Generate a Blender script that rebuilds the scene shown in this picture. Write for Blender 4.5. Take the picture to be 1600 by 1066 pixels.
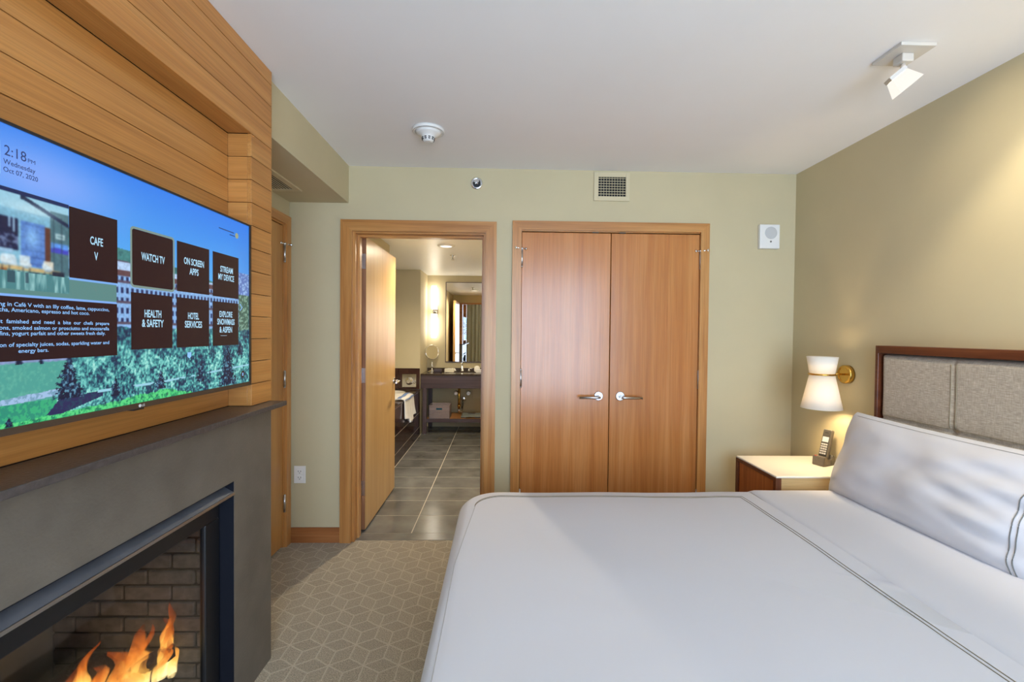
import bpy, bmesh, math, random
import numpy as np
from mathutils import Vector, Matrix, noise
random.seed(7); np.random.seed(7)
for o in list(bpy.data.objects): bpy.data.objects.remove(o)
S = bpy.context.scene
COL = S.collection
PI = math.pi
def R(d): return math.radians(d)

# ------------------------------------------------------------------ camera
CAM_H = 1.3915
def make_camera():
    yaw, pitch, roll = R(1.419), R(-1.035), R(0.569)
    f = Vector((math.sin(yaw)*math.cos(pitch), math.cos(yaw)*math.cos(pitch), math.sin(pitch)))
    r0 = Vector((math.cos(yaw), -math.sin(yaw), 0)); u0 = r0.cross(f)
    r = r0*math.cos(roll) + u0*math.sin(roll); u = u0*math.cos(roll) - r0*math.sin(roll)
    m = Matrix((r, u, -f)).transposed().to_4x4(); m.translation = (0, 0, CAM_H)
    cd = bpy.data.cameras.new('camera'); cd.sensor_width = 36; cd.lens = 710/1600*36; cd.clip_start = .02
    c = bpy.data.objects.new('camera', cd); c.matrix_world = m; COL.objects.link(c); S.camera = c
make_camera()

# ------------------------------------------------------------------ world, exposure, daylight
W = bpy.data.worlds.new('sky'); S.world = W; W.use_nodes = True
W.node_tree.nodes['Background'].inputs[0].default_value = (.66, .80, 1, 1)
W.node_tree.nodes['Background'].inputs[1].default_value = 13.5
vs = S.view_settings
vs.view_transform = 'Standard'; vs.look = 'None'; vs.gamma = 1; vs.exposure = 0.04
try: vs.use_curve_mapping = False
except Exception: pass
WIN = (-.40, 1.85, .10, 2.42)          # rear window opening x0 x1 z0 z1
YR = -1.75                             # rear wall
def portal():
    l = bpy.data.lights.new('window_portal', 'AREA'); l.shape = 'RECTANGLE'
    l.size = WIN[1]-WIN[0]; l.size_y = WIN[3]-WIN[2]; l.cycles.is_portal = True
    o = bpy.data.objects.new('window_portal', l); COL.objects.link(o)
    o.location = ((WIN[0]+WIN[1])/2, YR-.16, (WIN[2]+WIN[3])/2); o.rotation_euler = (R(90), 0, 0)
portal()
WARM = (1, .74, .44)

# ------------------------------------------------------------------ material helpers
def srgb(*c):
    return tuple(((v/255)/12.92 if v <= 10 else ((v/255+.055)/1.055)**2.4) for v in c)
class X:
    """little expression wrapper round math nodes"""
    def __init__(s, nt, sock): s.nt = nt; s.s = sock
    def op(s, o, b=None, c=None):
        n = s.nt.nodes.new('ShaderNodeMath'); n.operation = o
        for i, v in enumerate((s, b, c)):
            if v is None: continue
            if isinstance(v, X): s.nt.links.new(v.s, n.inputs[i])
            else: n.inputs[i].default_value = v
        return X(s.nt, n.outputs[0])
    def __add__(s, b): return s.op('ADD', b)
    def __sub__(s, b): return s.op('SUBTRACT', b)
    def __mul__(s, b): return s.op('MULTIPLY', b)
    def __truediv__(s, b): return s.op('DIVIDE', b)
    def mod(s, b): return s.op('FLOORED_MODULO', b)
    def abs(s): return s.op('ABSOLUTE')
    def min(s, b): return s.op('MINIMUM', b)
    def max(s, b): return s.op('MAXIMUM', b)
    def lt(s, b): return s.op('LESS_THAN', b)
    def mix(s, a, b):            # s ? a : b
        return s*a + (s*-1+1)*b
def newmat(name):
    m = bpy.data.materials.new(name); m.use_nodes = True
    nt = m.node_tree; return m, nt, nt.nodes['Principled BSDF']
def setp(p, **k):
    names = dict(col='Base Color', rough='Roughness', metal='Metallic', spec='Specular IOR Level', coat='Coat Weight', coatr='Coat Roughness',
                 em='Emission Color', es='Emission Strength', trans='Transmission Weight', ior='IOR', alpha='Alpha', sheen='Sheen Weight')
    for a, v in k.items():
        if a in ('col', 'em') and len(v) == 3: v = (*v, 1)
        p.inputs[names[a]].default_value = v
def coords(nt, scale=(1, 1, 1), rnd=True, kind='Object'):
    tc = nt.nodes.new('ShaderNodeTexCoord'); mp = nt.nodes.new('ShaderNodeMapping')
    mp.inputs['Scale'].default_value = scale
    nt.links.new(tc.outputs[kind], mp.inputs['Vector'])
    if rnd:
        oi = nt.nodes.new('ShaderNodeObjectInfo'); mu = nt.nodes.new('ShaderNodeMath'); mu.operation = 'MULTIPLY'; mu.inputs[1].default_value = 37.0
        nt.links.new(oi.outputs['Random'], mu.inputs[0]); nt.links.new(mu.outputs[0], mp.inputs['Location'])
    return mp.outputs[0]
def noise_n(nt, vec, scale, detail=4, rough=.55, dist=0):
    n = nt.nodes.new('ShaderNodeTexNoise'); nt.links.new(vec, n.inputs['Vector'])
    n.inputs['Scale'].default_value = scale; n.inputs['Detail'].default_value = detail; n.inputs['Roughness'].default_value = rough; n.inputs['Distortion'].default_value = dist
    return n.outputs['Fac']
def ramp(nt, fac, stops):
    r = nt.nodes.new('ShaderNodeValToRGB'); nt.links.new(fac, r.inputs[0]); e = r.color_ramp.elements
    while len(e) < len(stops): e.new(.5)
    for i, (p, c) in enumerate(stops): e[i].position = p; e[i].color = (*c, 1)
    return r.outputs[0]
def bump(nt, p, h, strength=.2, dist=.01):
    b = nt.nodes.new('ShaderNodeBump'); b.inputs['Strength'].default_value = strength; b.inputs['Distance'].default_value = dist
    nt.links.new(h, b.inputs['Height']); nt.links.new(b.outputs[0], p.inputs['Normal'])
def mixc(nt, fac, a, b, mode='MIX'):
    n = nt.nodes.new('ShaderNodeMix'); n.data_type = 'RGBA'; n.blend_type = mode
    for sock, v in ((n.inputs[0], fac), (n.inputs[6], a), (n.inputs[7], b)):
        if hasattr(v, 'is_linked'): nt.links.new(v, sock)
        else: sock.default_value = v if not isinstance(v, tuple) else (*v, 1)[:4]
    return n.outputs[2]
def m_plain(name, col, rough=.5, nscale=None, namt=.08, bstr=.0, bscale=200, bdist=.002, **k):
    m, nt, p = newmat(name); setp(p, col=col, rough=rough, **k)
    if nscale:
        v = coords(nt); f = noise_n(nt, v, nscale)
        lo = tuple(c*(1-namt) for c in col); hi = tuple(min(1, c*(1+namt)) for c in col)
        nt.links.new(ramp(nt, f, ((.3, lo), (.7, hi))), p.inputs['Base Color'])
    if bstr:
        v = coords(nt, rnd=False); bump(nt, p, noise_n(nt, v, bscale, 3), bstr, bdist)
    return m
def m_wood(name, c0, c1, c2, axis='y', rough=.35, along=1.0, across=22, fine=260, coat=0, bstr=.10, fineamt=.20):
    m, nt, p = newmat(name); setp(p, rough=rough, coat=coat, coatr=.15)
    sc = {'x': (along, across, across), 'y': (across, along, across), 'z': (across, across, along)}[axis]
    v = coords(nt, sc); f = noise_n(nt, v, 1.0, 5, .6, .6)
    c = ramp(nt, f, ((.28, c0), (.5, c1), (.72, c2)))
    sf = {'x': (3, fine, fine), 'y': (fine, 3, fine), 'z': (fine, fine, 3)}[axis]
    v2 = coords(nt, sf); f2 = noise_n(nt, v2, 1.0, 3, .6)
    g = ramp(nt, f2, ((.35, (1-fineamt,)*3), (.6, (1, 1, 1))))
    c = mixc(nt, 1.0, c, g, 'MULTIPLY')
    oi = nt.nodes.new('ShaderNodeObjectInfo'); hv = nt.nodes.new('ShaderNodeHueSaturation')
    mr = nt.nodes.new('ShaderNodeMapRange'); mr.inputs[3].default_value = .93; mr.inputs[4].default_value = 1.05
    nt.links.new(oi.outputs['Random'], mr.inputs[0]); nt.links.new(mr.outputs[0], hv.inputs['Value']); nt.links.new(c, hv.inputs['Color'])
    nt.links.new(hv.outputs[0], p.inputs['Base Color'])
    bump(nt, p, f2, bstr, .001)
    return m
def m_emit(name, col, strength):
    m, nt, p = newmat(name); setp(p, col=(.02, .02, .02), em=col, es=strength, rough=.5); return m

OAK = [srgb(176, 116, 56), srgb(190, 130, 66), srgb(202, 145, 80)]
CHERRY = [srgb(178, 108, 52), srgb(196, 126, 66), srgb(210, 144, 84)]
M = {}
for a in 'xyz':
    M['oak_'+a] = m_wood('oak_'+a, *OAK, axis=a)
    M['trim_'+a] = m_wood('trim_oak_'+a, srgb(172, 112, 58), srgb(198, 138, 76), srgb(212, 158, 96), axis=a, rough=.3)
    M['walnut_'+a] = m_wood('walnut_'+a, srgb(70, 36, 22), srgb(98, 52, 32), srgb(120, 70, 44), axis=a, rough=.3)
    M['vanity_'+a] = m_wood('vanity_wood_'+a, srgb(62, 46, 46), srgb(78, 60, 60), srgb(92, 74, 72), axis=a, rough=.35)
M['closet'] = m_wood('closet_veneer', *CHERRY, axis='z', rough=.22, along=.5, across=14, fine=130, fineamt=.14, bstr=.04)
M['bathdoor'] = m_wood('maple_veneer', srgb(202, 156, 96), srgb(216, 174, 114), srgb(226, 190, 132), axis='z', rough=.3, along=.5, across=9, fine=120, fineamt=.08, bstr=.03)
M['leftdoor'] = m_wood('oak_veneer', srgb(182, 128, 70), srgb(200, 148, 86), srgb(212, 164, 100), axis='z', rough=.35, along=.5, across=12, fine=130, fineamt=.12, bstr=.03)
M['dooredge'] = m_wood('door_edge_oak', srgb(128, 84, 56), srgb(152, 104, 72), srgb(176, 128, 92), axis='z', rough=.4, along=2, across=20)
M['wall'] = m_plain('beige_wall_paint', srgb(196, 183, 147), .75, 3, .025, .06, 320, .001)
M['ceiling'] = m_plain('white_ceiling_paint', srgb(240, 238, 236), .85, 2, .015, .05, 250, .001)
M['bathceil'] = m_plain('bathroom_ceiling_paint', srgb(250, 249, 248), .4, 2, .01)
M['slate'] = m_plain('slate', srgb(101, 94, 84), .45, 7, .16, .35, 120, .002)
M['mantel'] = m_plain('dark_granite', srgb(72, 66, 64), .30, 60, .25, .5, 110, .002)
M['black_metal'] = m_plain('black_metal', srgb(26, 26, 28), .4, 30, .1)
M['hood_metal'] = m_plain('hood_metal', srgb(96, 99, 106), .45, 12, .15, metal=.25)
M['lining'] = m_plain('matt_black_lining', srgb(20, 22, 30), .75, spec=.15)
M['chrome'] = m_plain('chrome', (.82, .83, .85), .12, metal=1)
M['steel'] = m_plain('brushed_steel', (.62, .63, .65), .3, metal=1, bstr=.05, bscale=400)
M['brass'] = m_plain('brass', srgb(214, 170, 84), .25, metal=1)
M['white_plastic'] = m_plain('white_plastic', srgb(232, 230, 224), .4)
M['fixture'] = m_plain('fixture_enamel', srgb(206, 200, 190), .45)
M['opening_shade'] = m_plain('opening_shade', (.006, .006, .007), .8)  # near-black colour standing in for the shade inside vents and slots
M['groove'] = m_plain('dark_groove', srgb(48, 28, 14), .8)
M['vent_paint'] = m_plain('vent_paint', srgb(206, 192, 156), .6)
M['sheet'] = m_plain('white_cotton', srgb(206, 206, 211), .75, None, .02, .12, 900, .0006, sheen=.15)
M['thread'] = m_plain('taupe_thread', srgb(138, 128, 104), .7)
M['thread_grey'] = m_plain('grey_thread', srgb(108, 110, 108), .7)
M['thread_pale'] = m_plain('pale_thread', srgb(176, 172, 168), .7)
M['porcelain'] = m_plain('porcelain', srgb(240, 238, 232), .15)
M['grout'] = m_plain('grout', srgb(206, 198, 184), .8, 40, .1)
M['floor_tile'] = m_plain('grey_floor_tile', srgb(108, 108, 106), .2, 5, .3, .05, 60, .001)
M['tub_tile'] = m_plain('brown_gloss_tile', srgb(60, 38, 34), .12, 8, .2)
M['stone_top'] = m_plain('dark_stone_counter', srgb(70, 58, 50), .1, 60, .35)
M['nightstand_top'] = m_plain('ivory_top', srgb(236, 228, 212), .3)
M['tan_side'] = m_wood('tan_side', srgb(182, 150, 100), srgb(200, 168, 116), srgb(212, 182, 130), axis='x')
M['phone_grey'] = m_plain('phone_grey', srgb(104, 98, 88), .38, 80, .08)
M['phone_dark'] = m_plain('phone_dark', srgb(62, 60, 56), .4)
M['phone_key'] = m_plain('phone_key', srgb(196, 196, 194), .4)
M['phone_lcd'] = m_plain('phone_display', srgb(190, 196, 198), .2)
M['red'] = m_plain('red_lens', srgb(214, 52, 44), .3)
M['tv_black'] = m_plain('tv_bezel', srgb(30, 26, 26), .3)
M['tv_bottom'] = m_plain('tv_bottom_bezel', srgb(84, 70, 58), .35, metal=.4)
M['basket'] = m_plain('woven_basket', srgb(150, 136, 136), .8, 60, .1, .8, 150, .004)
M['towel'] = m_plain('terry_towel', srgb(236, 234, 232), .9, None, .05, .5, 500, .002)
M['towel_stripe'] = m_plain('towel_stripe', srgb(120, 150, 205), .9, None, .05, .5, 500, .002)
M['curtain'] = m_plain('curtain_cloth', srgb(150, 132, 96), .85, 40, .1)
M['bark'] = m_plain('charred_log', srgb(58, 46, 40), .9, 25, .5, .9, 40, .01)
M['brick'] = m_plain('firebrick', srgb(112, 106, 100), .85, 30, .35, .6, 60, .004)
M['mortar'] = m_plain('mortar', srgb(48, 45, 43), .9)
M['fire_liner'] = m_plain('firebox_liner', srgb(150, 158, 156), .45, 10, .1)
M['baseboard'] = m_wood('baseboard_oak', srgb(140, 82, 42), srgb(168, 106, 58), srgb(186, 126, 76), axis='x', rough=.35)
M['drawer_wood'] = m_wood('drawer_veneer', srgb(150, 82, 36), srgb(178, 104, 50), srgb(196, 124, 66), axis='z', rough=.35)
M['shelf_wood'] = m_wood('shelf_oak', *OAK, axis='x')
M['mirror'] = m_plain('mirror_silver', (.9, .9, .88), 0.0, metal=1)
M['soap'] = m_plain('soap_wrap', srgb(224, 218, 196), .6)
M['dark_wrap'] = m_plain('dark_wrap', srgb(74, 64, 72), .6)
M['glass_blue'] = m_plain('scale_glass', srgb(150, 160, 158), .06)
def m_glass(name, fac=.12, tint=(1, 1, 1), rough=.02):
    m = bpy.data.materials.new(name); m.use_nodes = True; nt = m.node_tree; nt.nodes.clear()
    o = nt.nodes.new('ShaderNodeOutputMaterial'); t = nt.nodes.new('ShaderNodeBsdfTransparent'); g = nt.nodes.new('ShaderNodeBsdfGlossy'); mx = nt.nodes.new('ShaderNodeMixShader')
    t.inputs[0].default_value = (*tint, 1); g.inputs['Roughness'].default_value = rough
    lw = nt.nodes.new('ShaderNodeLayerWeight'); lw.inputs[0].default_value = .5
    a = X(nt, lw.outputs['Facing']).op('POWER', 5.0)*.9 + (.04+fac)
    nt.links.new(a.s, mx.inputs[0]); nt.links.new(t.outputs[0], mx.inputs[1]); nt.links.new(g.outputs[0], mx.inputs[2]); nt.links.new(mx.outputs[0], o.inputs[0])
    return m
M['fire_glass'] = m_glass('smoked_glass', .05, (.74, .74, .74), .05)
M['window_glass'] = m_glass('window_glass', .0, (.96, .98, 1), 0)
def m_shade(name, col, em=0):
    m = bpy.data.materials.new(name); m.use_nodes = True; nt = m.node_tree; nt.nodes.clear()
    o = nt.nodes.new('ShaderNodeOutputMaterial'); d = nt.nodes.new('ShaderNodeBsdfDiffuse'); t = nt.nodes.new('ShaderNodeBsdfTranslucent'); mx = nt.nodes.new('ShaderNodeMixShader'); e = nt.nodes.new('ShaderNodeEmission'); ad = nt.nodes.new('ShaderNodeAddShader')
    d.inputs[0].default_value = (*col, 1); t.inputs[0].default_value = (*col, 1); mx.inputs[0].default_value = .22
    e.inputs[0].default_value = (1, .93, .8, 1); e.inputs[1].default_value = em
    nt.links.new(d.outputs[0], mx.inputs[1]); nt.links.new(t.outputs[0], mx.inputs[2]); nt.links.new(mx.outputs[0], ad.inputs[0]); nt.links.new(e.outputs[0], ad.inputs[1]); nt.links.new(ad.outputs[0], o.inputs[0])
    return m
M['shade'] = m_shade('linen_shade', srgb(240, 234, 222), .05)
M['frost_glass'] = m_emit('lit_frosted_glass', (1, .95, .86), .95)
M['tube_glass'] = m_emit('lit_tube_glass', (1, .91, .77), 11.0)
M['can_lens'] = m_emit('lit_can_lens', (1, .92, .80), 1.6)

def m_carpet():
    m, nt, p = newmat('patterned_carpet'); setp(p, rough=.95, sheen=.2)
    tc = nt.nodes.new('ShaderNodeTexCoord'); sp = nt.nodes.new('ShaderNodeSeparateXYZ'); nt.links.new(tc.outputs['Object'], sp.inputs[0])
    v0 = coords(nt, rnd=False); wob = X(nt, noise_n(nt, v0, 25, 2))
    x = X(nt, sp.outputs[0]) + (wob-.5)*.006; y = X(nt, sp.outputs[1]) + (wob-.5)*.006
    w = .145; h = w*math.sqrt(3)
    ax = x.mod(w)-w/2; ay = y.mod(h)-h/2
    bx = (x-w/2).mod(w)-w/2; by = (y-h/2).mod(h)-h/2
    c = (ax*ax+ay*ay).lt(bx*bx+by*by)
    gx = c.mix(ax, bx); gy = c.mix(ay, by)
    edge = (gx.abs().max(gx.abs()*.5+gy.abs()*.8660))*-1+w/2         # distance to hexagon edge
    # three spokes: straight down, up-left, up-right
    def spoke(dx, dy):
        along = gx*dx+gy*dy; perp = (gx*dy-gy*dx).abs()
        return along.lt(0).mix(1.0, 0.0)*1.0 + perp
    sd = spoke(0, -1).min(spoke(.866, .5)).min(spoke(-.866, .5))
    d = edge.min(sd)
    line = (d/.0050).op('POWER', 1.5).min(1.0)                                       # 0 on the line
    # face tone
    top = (gy-gx.abs()*.577).op('GREATER_THAN', 0.0); left = gx.lt(0)
    tone = top.mix(.93, left.mix(1.0, .97))
    v = coords(nt, rnd=False); loops = X(nt, noise_n(nt, v, 240, 2, .8)); spk = X(nt, noise_n(nt, v, 120, 2, .6)); big = X(nt, noise_n(nt, v, 3, 2))
    b = ((loops-.5)*3.2+1.0).max(.25)*tone*(spk*.5+.75)*(big*.2+.9)
    cr = nt.nodes.new('ShaderNodeCombineColor')
    fld = (.330, .285, .205); ln = (.47, .41, .305)
    li = line*-1+1
    for i in range(3):
        ch = line*(b*fld[i]) + li*((loops*1.0+.5)*ln[i])
        nt.links.new(ch.s, cr.inputs[i])
    nt.links.new(cr.outputs[0], p.inputs['Base Color'])
    hgt = li*.5+loops*.6
    bump(nt, p, hgt.s, .7, .004)
    return m
M['carpet'] = m_carpet()
def m_fabric():
    m, nt, p = newmat('woven_upholstery'); setp(p, rough=.9, sheen=.2)
    v = coords(nt, (1, 34, 300), False); f = noise_n(nt, v, 1, 3, .6)
    v2 = coords(nt, (1, 300, 34), False); f2 = noise_n(nt, v2, 1, 3, .6)
    s = X(nt, f)*.6+X(nt, f2)*.4
    nt.links.new(ramp(nt, s.s, ((.30, srgb(136, 124, 108)), (.5, srgb(172, 160, 142)), (.70, srgb(204, 193, 176)))), p.inputs['Base Color'])
    bump(nt, p, s.s, .5, .002); return m
M['fabric'] = m_fabric()
def m_flame():
    m, nt, p = newmat('flame'); setp(p, col=(0, 0, 0), rough=1)
    tc = nt.nodes.new('ShaderNodeTexCoord'); sp = nt.nodes.new('ShaderNodeSeparateXYZ'); nt.links.new(tc.outputs['Generated'], sp.inputs[0])
    v = coords(nt, (14, 14, 6)); n = X(nt, noise_n(nt, v, 1, 3, .6, 1.0))
    t = X(nt, sp.outputs[2]) + (n-.5)*.7
    c = ramp(nt, t.s, ((.0, (1, .80, .38)), (.38, (1, .55, .10)), (.68, (1, .24, .02)), (1, (.5, .04, .0))))
    nt.links.new(c, p.inputs['Emission Color'])
    nt.links.new((t*-3.4+4.2).max(.5).s, p.inputs['Emission Strength'])
    tr = nt.nodes.new('ShaderNodeBsdfTransparent'); mx = nt.nodes.new('ShaderNodeMixShader'); out = nt.nodes['Material Output']
    lw = nt.nodes.new('ShaderNodeLayerWeight'); lw.inputs[0].default_value = .35
    fac = (X(nt, lw.outputs['Facing'])*1.2 + (t-.5).max(0)*.9 + (n-.5)*.6 + .12).max(0).min(.94)
    nt.links.new(fac.s, mx.inputs[0]); nt.links.new(p.outputs[0], mx.inputs[1]); nt.links.new(tr.outputs[0], mx.inputs[2]); nt.links.new(mx.outputs[0], out.inputs[0])
    return m
M['flame'] = m_flame()

# ------------------------------------------------------------------ mesh helpers
class B:
    """collects world-space geometry for ONE mesh object"""
    def __init__(s): s.bm = bmesh.new()
    def box(s, x0, x1, y0, y1, z0, z1, bev=0, mat=None, seg=2):
        t = bmesh.new(); bmesh.ops.create_cube(t, size=1)
        for v in t.verts: v.co = Vector((x0+(v.co.x+.5)*(x1-x0), y0+(v.co.y+.5)*(y1-y0), z0+(v.co.z+.5)*(z1-z0)))
        if bev: bmesh.ops.bevel(t, geom=list(t.edges), offset=bev, segments=seg, affect='EDGES', profile=.5)
        s.add(t, mat); return s
    def add(s, t, mat=None):
        if mat is not None: bmesh.ops.transform(t, matrix=mat, verts=t.verts)
        me = bpy.data.meshes.new('t'); t.to_mesh(me); t.free(); s.bm.from_mesh(me); bpy.data.meshes.remove(me)
    def prism(s, pts, d, smooth=False):
        """pts: planar polygon (3D points); d: extrusion vector"""
        d = Vector(d); a = [s.bm.verts.new(p) for p in pts]; b = [s.bm.verts.new(Vector(p)+d) for p in pts]
        n = len(pts); s.bm.faces.new(a); s.bm.faces.new(b[::-1])
        for i in range(n): s.bm.faces.new((a[i], b[i], b[(i+1) % n], a[(i+1) % n])).smooth = smooth
        return s
    def rev(s, prof, p=(0, 0, 0), axis=(0, 0, 1), seg=28, caps=True, smooth=True):
        """prof: list of (r, h) along axis from p"""
        ax = Vector(axis).normalized(); q = Vector((0, 0, 1)).rotation_difference(ax); p = Vector(p)
        rings = []
        for r, h in prof:
            rings.append([s.bm.verts.new(p+q @ Vector((r*math.cos(2*PI*i/seg), r*math.sin(2*PI*i/seg), h))) for i in range(seg)])
        for a, b in zip(rings, rings[1:]):
            for i in range(seg): s.bm.faces.new((a[i], a[(i+1) % seg], b[(i+1) % seg], b[i])).smooth = smooth
        if caps:
            s.bm.faces.new(rings[0][::-1]); s.bm.faces.new(rings[-1])
        return s
    def cyl(s, a, b, r, r2=None, seg=20):
        a = Vector(a); b = Vector(b); return s.rev([(r, 0), (r if r2 is None else r2, (b-a).length)], a, b-a, seg)
    def tube(s, pts, r, seg=8, closed=False):
        pts = [Vector(p) for p in pts]; n = len(pts); rings = []
        for i, p in enumerate(pts):
            if closed: t = pts[(i+1) % n]-pts[i-1]
            else: t = pts[min(i+1, n-1)]-pts[max(i-1, 0)]
            t.normalize(); up = Vector((0, 0, 1)) if abs(t.z) < .95 else Vector((1, 0, 0))
            u = t.cross(up).normalized(); w = t.cross(u); rr = r[i] if isinstance(r, (list, tuple)) else r
            rings.append([s.bm.verts.new(p+u*rr*math.cos(2*PI*k/seg)+w*rr*math.sin(2*PI*k/seg)) for k in range(seg)])
        pairs = list(zip(rings, rings[1:])) + ([(rings[-1], rings[0])] if closed else [])
        for a, b in pairs:
            for k in range(seg): s.bm.faces.new((a[k], a[(k+1) % seg], b[(k+1) % seg], b[k])).smooth = True
        if not closed: s.bm.faces.new(rings[0][::-1]); s.bm.faces.new(rings[-1])
        return s
    def sphere(s, c, r, sc=(1, 1, 1), seg=20):
        t = bmesh.new(); bmesh.ops.create_uvsphere(t, u_segments=seg, v_segments=seg//2, radius=r)
        for f in t.faces: f.smooth = True
        s.add(t, Matrix.Translation(c) @ Matrix.Diagonal((*sc, 1))); return s
    def grid(s, nu, nv, fn, smooth=True, closeu=False):
        vv = [[s.bm.verts.new(fn(i/(nu if closeu else nu-1), j/(nv-1))) for j in range(nv)] for i in range(nu)]
        for i in range(nu if closeu else nu-1):
            for j in range(nv-1):
                k = (i+1) % nu
                s.bm.faces.new((vv[i][j], vv[k][j], vv[k][j+1], vv[i][j+1])).smooth = smooth
        s.vv = vv; return s
    def xf(s, m): bmesh.ops.transform(s.bm, matrix=m, verts=s.bm.verts); return s
    def build(s, name, mat, parent=None, fix=True):
        if fix: bmesh.ops.recalc_face_normals(s.bm, faces=s.bm.faces)
        me = bpy.data.meshes.new(name); s.bm.to_mesh(me); s.bm.free()
        return finish(name, me, mat, parent)
def wloc(o):
    v = Vector((0, 0, 0))
    while o is not None: v = v + o.location; o = o.parent
    return v
def finish(name, me, mat, parent=None):
    n = len(me.vertices); co = np.empty(n*3, 'f'); me.vertices.foreach_get('co', co); co = co.reshape(-1, 3)
    lo, hi = co.min(0), co.max(0); org = np.array([(lo[0]+hi[0])/2, (lo[1]+hi[1])/2, lo[2]], 'f')
    me.vertices.foreach_set('co', (co-org).ravel()); me.update()
    me.materials.append(M[mat] if isinstance(mat, str) else mat)
    o = bpy.data.objects.new(name, me); COL.objects.link(o)
    if parent is not None: o.parent = parent; o.location = Vector(org.tolist())-wloc(parent)
    else: o.location = org.tolist()
    return o
def tag(o, label, cat=None, group=None, kind=None):
    o['label'] = label
    if cat: o['category'] = cat
    if group: o['group'] = group
    if kind: o['kind'] = kind
    return o
def thing(name, loc, label, cat, group=None, kind=None):
    o = bpy.data.objects.new(name, None); COL.objects.link(o); o.location = loc; o.empty_display_size = .05
    return tag(o, label, cat, group, kind)
def struct(o, label, cat): return tag(o, label, cat, kind='structure')
def bx(name, mat, parent, x0, x1, y0, y1, z0, z1, bev=0):
    return B().box(x0, x1, y0, y1, z0, z1, bev).build(name, mat, parent)
def copy_part(o, parent, dloc):
    c = o.copy(); COL.objects.link(c); c.parent = parent; c.location = o.location+Vector(dloc); return c
def lamp(kind, name, loc, energy, col=WARM, parent=None, **k):
    l = bpy.data.lights.new(name, kind); l.energy = energy; l.color = col
    for a, v in k.items(): setattr(l, a, v)
    o = bpy.data.objects.new(name, l); COL.objects.link(o); o.location = loc
    if parent is not None: o.parent = parent; o.location = Vector(loc)-wloc(parent)
    return o
def aim(o, d): o.rotation_euler = Vector(d).to_track_quat('-Z', 'Y').to_euler()

# ------------------------------------------------------------------ room shell
XL, XR, YB, ZC = -1.379, 1.959, 3.0, 2.466
T = .13
BX0, BX1, BY1, BZC = -1.08, .35, 6.70, 2.222       # bathroom
struct(bx('floor', 'carpet', None, XL-.2, XR+.1, YR-.1, 3.02, -.05, 0), 'taupe carpet with raised tumbling block pattern', 'floor')
struct(bx('ceiling', 'ceiling', None, XL-.2, XR+.1, YR-.1, YB+.02, ZC, ZC+.08), 'smooth white bedroom ceiling', 'ceiling')
b = B()
OPX0, OPX1, OPZ = -.972, -.100, 2.050              # bathroom rough opening (inside the casing)
CLX0, CLX1, CLZ = .122, 1.330, 2.070               # closet opening
b.box(XL-.2, OPX0, YB, YB+T, 0, ZC).box(OPX0, OPX1, YB, YB+T, OPZ, ZC).box(OPX1, CLX0, YB, YB+T, 0, ZC)
b.box(CLX0, CLX1, YB, YB+T, CLZ, ZC).box(CLX1, XR+.1, YB, YB+T, 0, ZC)
struct(b.build('wall_back', 'wall'), 'beige painted wall with bathroom doorway and closet', 'wall')
struct(bx('wall_right', 'wall', None, XR, XR+.1, YR-.1, YB, 0, ZC), 'beige painted wall behind the headboard', 'wall')
b = B()
DY0, DY1, DZ = 2.03, 2.935, 2.07                   # door in the left wall
b.box(XL-.1, XL, 1.93, DY0, 0, ZC).box(XL-.1, XL, DY0, DY1, DZ, ZC).box(XL-.1, XL, DY1, YB, 0, ZC).box(XL-.1, XL, YR, .52, 0, ZC)
struct(b.build('wall_left', 'wall'), 'beige painted wall around the left corner door', 'wall')
b = B(); x0, x1, z0, z1 = WIN
b.box(XL-.1, x0, YR-.14, YR, 0, ZC).box(x1, XR+.1, YR-.14, YR, 0, ZC).box(x0, x1, YR-.14, YR, 0, z0).box(x0, x1, YR-.14, YR, z1, ZC)
struct(b.build('wall_rear', 'wall'), 'beige wall with the bedroom window behind the viewer', 'wall')
w = thing('window_1', ((x0+x1)/2, YR-.1, z0), 'wide bedroom window behind the viewer', 'window', kind='structure')
b = B()
b.box(x0, x0+.05, YR-.12, YR-.06, z0, z1).box(x1-.05, x1, YR-.12, YR-.06, z0, z1).box(x0+.05, x1-.05, YR-.12, YR-.06, z0, z0+.05).box(x0+.05, x1-.05, YR-.12, YR-.06, z1-.05, z1)
b.box((x0+x1)/2-.025, (x0+x1)/2+.025, YR-.12, YR-.06, z0+.05, z1-.05)
b.build('window_frame', 'trim_z', w)
for a, c in ((x0+.05, (x0+x1)/2-.025), ((x0+x1)/2+.025, x1-.05)): bx('pane', 'window_glass', w, a, c, YR-.092, YR-.088, z0+.05, z1-.05)
def curtain(x0, x1, label):
    b = B(); n = int((x1-x0)/.012)
    def fn(u, v):
        x = x0+u*(x1-x0); k = .035+.012*math.sin(u*17)
        return Vector((x, YR+.09+k*math.sin(u*(x1-x0)*52+.5*math.sin(u*9))*(.75+.25*(1-v)), .03+v*2.38))
    b.grid(n, 12, fn); o = b.build('curtain', 'curtain'); 
    mod = o.modifiers.new('thick', 'SOLIDIFY'); mod.thickness = .003
    tag(o, label, 'curtain', 'curtains at the bedroom window')
curtain(-1.33, -.42, 'pleated olive beige curtain reflected in the bathroom mirror')
curtain(1.78, 1.945, 'pleated olive beige curtain in the rear corner by the bed')
# soffit along the left wall
bx('soffit', 'wall', None, XL, -.998, 1.93, YB, 2.226, ZC)
struct(bpy.data.objects['soffit'], 'boxed beige ceiling soffit above the left corner door', 'soffit'); bpy.data.objects['soffit'].name = 'trim_1'
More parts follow.
